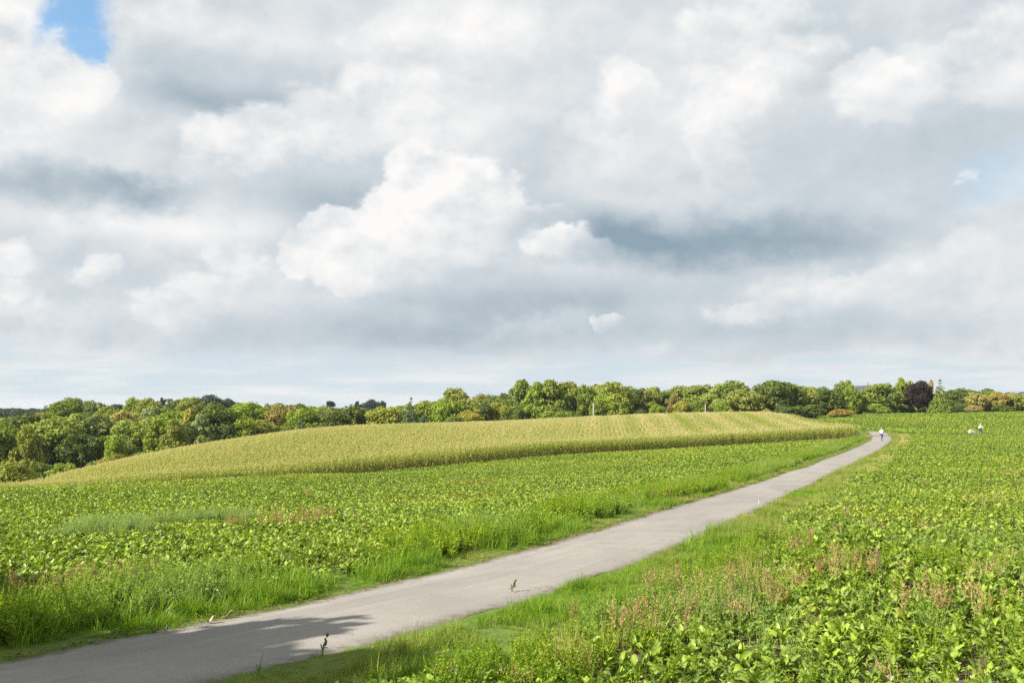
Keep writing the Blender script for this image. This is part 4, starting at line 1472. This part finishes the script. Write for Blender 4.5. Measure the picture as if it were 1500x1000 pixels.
def trees():
    filler = []
    for i, t in enumerate(TREES):
        x, Y, z0, w, h = plant_tree(*t, i)
        if t[4] not in ('bush', 'cone') and Y < 330:
            for k in range(3):
                filler.append((x + random.uniform(-.7, .7) * w, Y + random.uniform(6, 26), w * random.uniform(.7, 1.1), h * random.uniform(.5, .82)))
    X = np.array([f[0] for f in filler]); Y = np.array([f[1] for f in filler]); W = np.array([f[2] for f in filler]); H = np.array([f[3] for f in filler])
    Z = ground_z(X, Y) - .3
    m = leaf_mat('wood_leaf', (.095, .130, .026), (.20, .23, .05), trans=.2, rough=.5, spec=.3)
    src = []
    for k in ('round', 'tall', 'bush'):
        for c in CROWNS[k][:2]:
            d = c.copy(); d.materials.clear(); d.materials.append(m); src.append(d)
    scatter('woodland', 'closed mass of woodland filling in between and behind the trees one can tell apart', np.c_[X, Y, Z], np.c_[np.zeros(len(X)), np.zeros(len(X)), rng.uniform(0, 6.28, len(X))], (W + H) / 2, rng.integers(0, 6, len(X)), src)
    # distant wood closing the horizon
    n = 1500
    Y = rng.uniform(430, 950, n); px = rng.uniform(-150, 1650, n); X = (px - 750) / FPX * Y
    top = 596.5 + 5 * rng.random(n) ** .7
    H = CAM_H - (top - 595) * Y / FPX + 6.5
    mf = leaf_mat('far_leaf', (.040, .062, .040), (.075, .10, .05), trans=.15, rough=.6, spec=.2)  # blue of distant air painted into the leaves, beside the haze box
    src = []
    for c in CROWNS['round'][:3]:
        d = c.copy(); d.materials.clear(); d.materials.append(mf); src.append(d)
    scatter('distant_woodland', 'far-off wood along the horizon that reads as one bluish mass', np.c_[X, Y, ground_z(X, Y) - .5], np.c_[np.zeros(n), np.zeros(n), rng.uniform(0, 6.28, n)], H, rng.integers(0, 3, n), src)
    # the two trees beside the camera, out of the frame, that shade the foot of the path
    m2 = CROWNS['round'] + CROWNS['tall']
    big = crown_mesh(777, 'round', 9000)
    for (x, y, w, h, lab) in ((-13.7, 6.5, 7.4, 10.6, 'leafy roadside tree beside the camera that shades the foot of the path'), (-16.2, 11.8, 5.6, 8.0, 'smaller roadside tree shading the verge at the corner of the path')):
        e = bpy.data.objects.new('broadleaf_tree', None); C.objects.link(e)
        e.location = (x, y, gz(x, y)); e.scale = (w, w, h); e.rotation_euler = (0, 0, random.uniform(0, 6))
        tag(e, lab, 'tree', 'roadside trees by the camera')
        c = obj('crown', big, e); c.color = (*COL['mid'], 1)
        obj('trunk', TRUNKS['round'][0], e)

trees()


# ------------------------------------------------------------------ poles, house, small things
M_pole = plain('weathered_wood', (.42, .38, .31), .8, .2, 12)
M_white = plain('white_paint', (.78, .78, .75), .5, .05)
def poles():
    for px, py, Y, r, lab in ((869, 590, 222, .10, 'slender pale pole on the crest before the tallest tree'), (1033, 592, 224, .10, 'slender pale pole on the crest beside the small bright tree'), (587, 626, 196, .09, 'short whitish post on the crest at the foot of the spruce')):
        p = at(px, py, Y); z0 = gz(p.x, Y) - .4
        e = bpy.data.objects.new('pole', None); C.objects.link(e); e.location = (p.x, Y, z0)
        tag(e, lab, 'pole', 'poles along the crest of the maize')
        b = MB(); b.tube([(0, 0, 0), (0, 0, (p.z - z0) * .5), (.02, 0, p.z - z0)], [r, r * .92, r * .8], 8); obj('shaft', b.mesh('shaft', [M_pole if px > 600 else M_white], True), e)
        b = MB(); b.tube([(.02, 0, p.z - z0 - .02), (.02, 0, p.z - z0 + .10)], [r * .95, r * .4], 8); obj('cap', b.mesh('cap', [M_pole]), e)

def house():
    Y = 420
    p = at(1263, 565, Y); x, zr = p.x, p.z
    z0 = gz(x, Y)
    wall_h = zr - z0 - 3.4
    M_w, M_r, M_c, M_g = plain('render_wall', (.30, .22, .18), .8, .08, 3), plain('slate', (.05, .052, .065), .6, .2, 6), plain('chimney_brick', (.40, .22, .17), .85, .2, 10), plain('window_glass', (.03, .04, .05), .1, .1)
    e = bpy.data.objects.new('house', None); C.objects.link(e); e.location = (x, Y, z0); e.rotation_euler = (0, 0, R(-65)); e.scale = (.75, .75, 1)
    tag(e, 'house with dark slate roof peeping over the trees by the far field', 'house')
    b = MB(); b.add(([(-5, -4, 0), (5, -4, 0), (5, 4, 0), (-5, 4, 0), (-5, -4, wall_h), (5, -4, wall_h), (5, 4, wall_h), (-5, 4, wall_h), (-5, 0, wall_h + 3.2), (5, 0, wall_h + 3.2)], [(0, 1, 5, 4), (2, 3, 7, 6), (1, 2, 6, 9, 5), (3, 0, 4, 8, 7)]))
    obj('wall', b.mesh('wall', [M_w]), e)
    b = MB()
    for s in (-1, 1):
        y0, y1 = s * 4.4, 0
        za, zb = wall_h - .3, wall_h + 3.3
        b.add(([(-5.3, y0, za), (5.3, y0, za), (5.3, y1, zb), (-5.3, y1, zb), (-5.3, y0, za + .18), (5.3, y0, za + .18), (5.3, y1, zb + .18), (-5.3, y1, zb + .18)], [(0, 1, 2, 3), (7, 6, 5, 4), (0, 4, 5, 1), (1, 5, 6, 2), (2, 6, 7, 3), (3, 7, 4, 0)]))
    rf = obj('roof', b.mesh('roof', [M_r]), e)
    b = MB(); b.box((3.6, .3, wall_h + 3.4), (.9, .7, 2.0)); b.box((3.6, .3, wall_h + 4.45), (1.1, .9, .12)); b.tube([(3.6, .3, wall_h + 4.5), (3.6, .3, wall_h + 4.9)], [.16, .13], 8)
    obj('chimney', b.mesh('chimney', [M_c]), rf)
    for wx in (-3, 0, 3):
        b = MB(); b.box((wx, -4.02, wall_h - 1.5), (1.2, .10, 1.4)); w = obj('window', b.mesh('window', [M_w]), e)
        b = MB(); b.box((wx, -4.08, wall_h - 1.5), (1.0, .03, 1.2)); obj('pane', b.mesh('pane', [M_g]), w)

def verge_things():
    M_stem, M_seed = plain('dock_stem', (.15, .18, .05), .8, .2), plain('dock_seed', (.11, .12, .04), .8, .4, 60)
    for px, py, Y, h, lab in ((472, 962, 13.0, .27, 'dark knobbly dock stem standing on the grassy edge where the shade ends'), (750, 866, 17.4, .20, 'thin green dock stem standing at the sunlit path edge'), (378, 985, 12.0, .28, 'bare thin weed stalk leaning over the shaded path edge')):
        p = at(px, py, Y); e = bpy.data.objects.new('dock_plant', None); C.objects.link(e); e.location = (p.x, p.y, gz(p.x, p.y)); tag(e, lab, 'weed')
        b = MB(); b.tube([(0, 0, 0), (.02, .01, h * .5), (.06, .0, h)], [.007, .006, .003], 5); obj('stem', b.mesh('stem', [M_stem], True), e)
        b = MB()
        if 'bare' not in lab:
            for k in range(26):
                t = random.uniform(.45, 1.0); x = .06 * t; a = random.uniform(0, 6.28); r = random.uniform(.012, .024) * (1.25 - t * .6)
                c = (x + math.cos(a) * r, math.sin(a) * r, h * t)
                b.tube([(c[0], c[1], c[2] - .018), c, (c[0], c[1], c[2] + .02)], [.003, .013, .003], 5)
            obj('seed_head', b.mesh('seed_head', [M_seed], True), e)
        V, F, rib = beet_leaf(9001)
        for k in range(3):
            o = obj('leaf', LEAVES[k][0], e); o.scale = (.4, .4, .4); o.rotation_euler = (0, -.2, k * 2.2)
    # pale stake
    p = at(1112, 748, 34); e = bpy.data.objects.new('marker_stake', None); C.objects.link(e); e.location = (p.x, p.y, gz(p.x, p.y)); e.rotation_euler = (.06, -.05, .3)
    tag(e, 'thin whitish marker stake standing in the grass verge', 'stake')
    b = MB(); b.tube([(0, 0, -.1), (0, 0, .2), (0, 0, .34)], [.006, .006, .005], 8); obj('shaft', b.mesh('shaft', [M_white], True), e)
    b = MB(); b.tube([(0, 0, .34), (0, 0, .36)], [.008, .004], 8); obj('cap', b.mesh('cap', [M_white], True), e)
    # pale husks on the asphalt's edge
    M_husk = plain('dry_husk', (.30, .24, .16), .8, .25, 20)
    for px, py, s, lab in ((309, 913, .12, 'pale dry leaf lying on the asphalt edge, nearer of the pair'), (334, 905, .14, 'pale curled dry leaf on the asphalt edge beside tall grass'), (170, 934, .08, 'brown dry leaf on the shaded asphalt edge'), (242, 928, .08, 'whitish dry leaf on the asphalt edge near the shade')):
        d = ray(px, py); Y = -CAM_H / d.z; x = d.x * Y
        V, F = [], []
        for i in range(6):
            t = i / 5 - .5; w = s * .28 * math.cos(t * 2.6)
            for j in range(3):
                V.append((t * s, (j - 1) * w, .02 + .05 * abs(j - 1) * (.5 + t) + .03 * math.sin(t * 5)))
        for i in range(5):
            for j in range(2):
                a = i * 3 + j; F.append((a, a + 1, a + 4, a + 3))
        o = obj('dry_leaf', mesh_from('dry_leaf', V, F, [M_husk], smooth=True), None, (x, Y, gz(x, Y) + .02), (0, 0, random.uniform(-.4, .9)))
        tag(o, lab, 'dry leaf', 'dry leaves on the path edge')
    # cross track at the far end of the near field
    V, F = [], []
    xs = np.linspace(49.5, 150, 80)
    for x in xs:
        y = 150 + 14 * (1 - math.exp(-(x - 49.5) / 9.0)) + .02 * (x - 49)
        for o in (-1.0, 0, 1.0):
            V.append((x, y + o, 0))
    V = np.array(V); V[:, 2] = ground_z(V[:, 0], V[:, 1]) + .06
    F = [(i * 3 + j, i * 3 + j + 1, i * 3 + j + 4, i * 3 + j + 3) for i in range(len(xs) - 1) for j in range(2)]
    tag(obj('farm_track', mesh_from('farm_track', V, F, [plain('track_dirt', (.24, .19, .12), .95, .3, 2)], smooth=True)), kind='structure')

poles(); house(); verge_things()


# ------------------------------------------------------------------ people on bicycles
def skin_mesh(name, joints, edges, mats, parent, sub=2):
    V = [j[0] for j in joints]
    me = bpy.data.meshes.new(name)
    me.from_pydata(V, edges, [])
    o = obj(name, me, parent)
    sk = o.modifiers.new('skin', 'SKIN'); sk.use_smooth_shade = True
    for i, j in enumerate(joints):
        r = j[1]
        me.skin_vertices[0].data[i].radius = (r, r) if not isinstance(r, tuple) else r
        me.skin_vertices[0].data[i].use_root = (i == 0)
    ss = o.modifiers.new('subsurf', 'SUBSURF'); ss.levels = sub; ss.render_levels = sub
    me.materials.append(mats)
    return o


def rider(loc, rz, label, jacket_c, trouser_c, hair_c, helmet=False):
    skin = plain('skin', (.52, .33, .24), .55, .08)
    P = bpy.data.objects.new('person', None); C.objects.link(P); P.location = loc; P.rotation_euler = (0, 0, rz)
    tag(P, label, 'person')
    J, E = [], []
    def j(p, r, prev=None):
        J.append((p, r)); k = len(J) - 1
        if prev is not None: E.append((prev, k))
        return k
    pel = j((0, -.24, 1.00), .115)
    wai = j((0, -.16, 1.17), .105, pel); che = j((0, -.04, 1.36), .125, wai); nk0 = j((0, .03, 1.50), .055, che); nk = j((0, .06, 1.56), .05, nk0)
    hd = j((0, .10, 1.66), (.075, .095), nk); top = j((0, .09, 1.78), .07, hd)
    legs, arms = [], []
    for s, kn, an, toe in ((1, (.12, .12, .66), (.12, -.12, .22), (.12, .05, .15)), (-1, (-.13, .20, .88), (-.12, -.02, .55), (-.12, .14, .50))):
        hp = j((s * .10, -.20, .96), .095, pel); k_ = j(kn, .060, hp); a_ = j(an, .040, k_); t_ = j(toe, .035, a_)
        legs.append((s, J[hp][0], kn, an, toe))
        sh = j((s * .19, .0, 1.43), .058, che); el = j((s * .25, .17, 1.22), .042, sh); wr = j((s * .26, .36, 1.08), .028, el); pm = j((s * .26, .42, 1.055), .030, wr)
        arms.append((s, J[sh][0], J[el][0], J[wr][0]))
        for f in range(4):
            y = .425 - abs(f - 1.3) * .006
            k1 = j((s * (.235 + f * .018), y + .035, 1.045), .009, pm); j((s * (.235 + f * .018), y + .03, 1.012 + .003 * f), .008, k1)
        th = j((s * .225, .40, 1.035), .010, pm); j((s * .228, .43, 1.01), .009, th)
    skin_mesh('body', J, E, skin, P)
    # face details
    b = MB(); b.tube([(0, .185, 1.69), (0, .212, 1.655), (0, .19, 1.645)], [.010, .016, .012], 6); obj('nose', b.mesh('nose', [skin], True), P)
    for s in (-1, 1):
        b = MB(); b.tube([(s * .034, .176, 1.69), (s * .034, .190, 1.69)], [.014, .008], 8); obj('eye', b.mesh('eye', [plain('eye', (.05, .04, .03), .2)], True), P)
        b = MB(); b.tube([(s * .082, .085, 1.70), (s * .092, .08, 1.67), (s * .084, .09, 1.635)], [.012, .018, .010], 6); obj('ear', b.mesh('ear', [skin], True), P)
    b = MB(); b.tube([(-.025, .182, 1.615), (0, .192, 1.612), (.025, .182, 1.615)], [.005, .008, .005], 6); obj('mouth', b.mesh('mouth', [plain('lips', (.42, .18, .15), .5)], True), P)
    # hair: a shell over the back and top of the head
    V, F = [], []
    for i in range(7):
        for k in range(12):
            e = i / 6 * 2.0; a = k / 12 * 2 * PI
            fr = 1.0 if math.cos(a) < .3 or e < .95 else .93
            V.append((math.sin(a) * .098 * math.sin(e) * fr, .075 + math.cos(a) * .115 * math.sin(e) * fr - .012, 1.70 + .118 * math.cos(e)))
    for i in range(6):
        for k in range(12):
            if i > 2 and (k <= 2 or k >= 9): continue
            F.append((i * 12 + k, i * 12 + (k + 1) % 12, (i + 1) * 12 + (k + 1) % 12, (i + 1) * 12 + k))
    obj('hair', mesh_from('hair', V, F, [plain('hair', hair_c, .6, .3)], smooth=True), P)
    jm, tm, sm = plain('jacket_cloth', jacket_c, .8, .06), plain('trouser_cloth', trouser_c, .85, .12), plain('shoe', (.05, .045, .04), .6)
    JJ = [((0, -.22, 1.02), .135), ((0, -.16, 1.17), .130), ((0, -.04, 1.36), .150), ((0, .03, 1.49), .075)]; EE = [(0, 1), (1, 2), (2, 3)]
    for s, sh, el, wr in arms:
        k = len(JJ); JJ += [(sh, .078), (el, .060), (tuple(Vector(el).lerp(Vector(wr), .85)), .045)]; EE += [(2, k), (k, k + 1), (k + 1, k + 2)]
    skin_mesh('jacket', JJ, EE, jm, P)
    JJ = [((0, -.24, .99), .128)]; EE = []
    for s, hp, kn, an, toe in legs:
        k = len(JJ); JJ += [(hp, .110), (kn, .076), (tuple(Vector(kn).lerp(Vector(an), .85)), .058)]; EE += [(0, k), (k, k + 1), (k + 1, k + 2)]
    skin_mesh('trousers', JJ, EE, tm, P)
    for s, hp, kn, an, toe in legs:
        skin_mesh('shoe', [((an[0], an[1] - .05, an[2] - .05), .042), ((an[0], (an[1] + toe[1]) / 2, (an[2] + toe[2]) / 2 - .02), .045), (toe, .036)], [(0, 1), (1, 2)], sm, P)
    return P


def bicycle(loc, rz, label, frame_c):
    B = bpy.data.objects.new('bicycle', None); C.objects.link(B); B.location = loc; B.rotation_euler = (0, 0, rz)
    tag(B, label, 'bicycle', 'bicycles being ridden')
    fm, bk, mt = plain('frame_paint', frame_c, .35, .05), plain('black_rubber', (.03, .03, .03), .7), plain('bare_metal', (.55, .55, .56), .3, .05, 30, .9)
    rw, fw, bb, st, hh, hl = (0, -.52, .34), (0, .56, .34), (0, -.06, .29), (0, -.24, .86), (0, .40, .90), (0, .44, .70)
    b = MB()
    for p, q, r in ((bb, st, .016), (st, hh, .015), (bb, hl, .019), (hl, hh, .019)): b.tube([p, q], [r, r], 8)
    for s in (-.05, .05):
        b.tube([(s, *rw[1:]), (s * .4, *bb[1:])], [.010, .012], 6); b.tube([(s, *rw[1:]), (s * .4, *st[1:])], [.008, .010], 6)
    obj('frame', b.mesh('frame', [fm], True), B)
    b = MB()
    for s in (-.05, .05): b.tube([(s, *fw[1:]), (s, .47, .62), (0, .44, .70)], [.010, .012, .014], 6)
    obj('fork', b.mesh('fork', [fm], True), B)
    b = MB(); b.tube([(0, .40, .9), (0, .38, 1.0)], [.014, .014], 8); b.tube([(-.30, .40, 1.03), (-.2, .44, 1.03), (0, .40, 1.0), (.2, .44, 1.03), (.30, .40, 1.03)], [.012] * 5, 8); obj('handlebar', b.mesh('handlebar', [mt], True), B)
    b = MB(); b.tube([(0, -.24, .84), (0, -.255, .91)], [.012, .012], 8); b.tube([(0, -.40, .94), (0, -.32, .945), (0, -.18, .93), (0, -.10, .925)], [.03, .085, .035, .018], 8); obj('saddle', b.mesh('saddle', [bk], True), B)
    b = MB(); b.tube([(-.05, *bb[1:]), (.05, *bb[1:])], [.055, .055], 14)
    for s, dz in ((1, -.17), (-1, .17)):
        b.tube([(s * .06, bb[1], bb[2]), (s * .07, bb[1], bb[2] + dz)], [.012, .010], 6); b.box((s * .12, bb[1], bb[2] + dz), (.09, .08, .02))
    obj('crank', b.mesh('crank', [bk]), B)
    for c in (rw, fw):
        def ring(R_, r_, m, nm, par):
            b = MB(); n = 28
            pts = [(0, c[1] + R_ * math.cos(2 * PI * k / n), c[2] + R_ * math.sin(2 * PI * k / n)) for k in range(n)]
            V, F = [], []
            for k in range(n):
                a = 2 * PI * k / n
                for q in range(6):
                    t = 2 * PI * q / 6; rr = R_ + r_ * math.cos(t)
                    V.append((r_ * math.sin(t), c[1] + rr * math.cos(a), c[2] + rr * math.sin(a)))
            for k in range(n):
                for q in range(6):
                    F.append((k * 6 + q, ((k + 1) % n) * 6 + q, ((k + 1) % n) * 6 + (q + 1) % 6, k * 6 + (q + 1) % 6))
            return obj(nm, mesh_from(nm, V, F, [m], smooth=True), par)
        b = MB(); b.tube([(-.05, *c[1:]), (.05, *c[1:])], [.02, .02], 8)
        for k in range(16):
            a = 2 * PI * k / 16
            b.tube([(.02 * (-1) ** k, *c[1:]), (0, c[1] + .30 * math.cos(a), c[2] + .30 * math.sin(a))], [.0025, .0025], 3)
        w = obj('wheel', b.mesh('wheel', [mt]), B)
        ring(.325, .017, bk, 'tyre', w); ring(.303, .010, mt, 'rim', w)
    return B


def people():
    # first rider on the path, going away
    p = at(1290, 645.5, 138); y = p.y
    x = float(edge_x(y)) + PATH_W * .62
    s = float(edge_slope(y)); z = gz(x, y) + .02
    rz = -math.atan(s)
    bicycle((x, y, z), rz, 'bicycle under the rider in white on the asphalt path', (.10, .03, .03))
    rider((x, y, z), rz, 'person in a white top and blue trousers cycling on the path', (.86, .86, .84), (.07, .14, .30), (.45, .38, .28))
    # second rider on the cross track, half hidden by the crop
    y = 164.0; x = (1436 - 750) / FPX * y
    y = 150 + 14 + .02 * (x - 49); z = gz(x, y) + .12
    bicycle((x, y, z), R(-88), 'bicycle half hidden behind the crop on the cross track', (.05, .05, .06))
    rider((x, y, z), R(-88), 'person in white with dark trousers half hidden behind the beet crop', (.88, .87, .84), (.045, .04, .045), (.62, .58, .50))
    # its covered trailer
    T = bpy.data.objects.new('bicycle_trailer', None); C.objects.link(T); T.location = (x - 1.45, y, z); T.rotation_euler = (0, 0, R(-88))
    tag(T, 'pale covered bicycle trailer behind the rider on the cross track', 'trailer')
    cl, gy, bk = plain('canvas_cover', (.36, .32, .25), .85, .12), plain('grey_canvas', (.16, .15, .16), .8, .1), plain('trailer_tyre', (.03, .03, .03), .7)
    V, F = [], []
    prof = [(-.42, .30, .30), (-.40, .70, .26), (-.15, .88, .25), (.15, .80, .24), (.45, .45, .28), (.45, .28, .30)]
    for (yy, zz, w) in prof: V += [(-w, yy, zz), (w, yy, zz)]
    n = len(prof)
    F = [(2 * i, 2 * i + 1, (2 * i + 3) % (2 * n), (2 * i + 2) % (2 * n)) for i in range(n)] + [tuple(range(0, 2 * n, 2))[::-1], tuple(range(1, 2 * n, 2))]
    obj('cover', mesh_from('cover', V, F, [cl]), T)
    b = MB(); b.box((0, 0, .26), (.62, .86, .10)); b.tube([(.2, .40, .28), (.15, .7, .32), (.04, .95, .36)], [.015] * 3, 6); obj('tray', b.mesh('tray', [gy]), T)
    for s in (-1, 1):
        V, F = [], []
        for k in range(24):
            a = 2 * PI * k / 24
            for q in range(5):
                t = 2 * PI * q / 5; rr = .24 + .02 * math.cos(t); V.append((s * .37 + .02 * math.sin(t), -.05 + rr * math.cos(a), .26 + rr * math.sin(a)))
        F = [(k * 5 + q, ((k + 1) % 24) * 5 + q, ((k + 1) % 24) * 5 + (q + 1) % 5, k * 5 + (q + 1) % 5) for k in range(24) for q in range(5)]
        obj('wheel', mesh_from('wheel', V, F, [bk], smooth=True), T)

people()


# ------------------------------------------------------------------ haze: one even box of air round everything on the ground
def haze():
    b = MB(); b.box((0, 0, 2.2), (9200, 9200, 24.0))
    m = bpy.data.materials.new('haze'); m.use_nodes = True
    t = m.node_tree; t.nodes.clear()
    o = t.nodes.new('ShaderNodeOutputMaterial'); v = t.nodes.new('ShaderNodeVolumePrincipled')
    v.inputs['Color'].default_value = (.86, .92, 1.0, 1); v.inputs['Density'].default_value = .00008; v.inputs['Anisotropy'].default_value = .2
    t.links.new(v.outputs[0], o.inputs['Volume'])
    m.cycles.volume_sampling = 'DISTANCE'
    tag(obj('haze', b.mesh('haze', [m])), 'thin pale haze over the fields', kind='stuff')

haze()
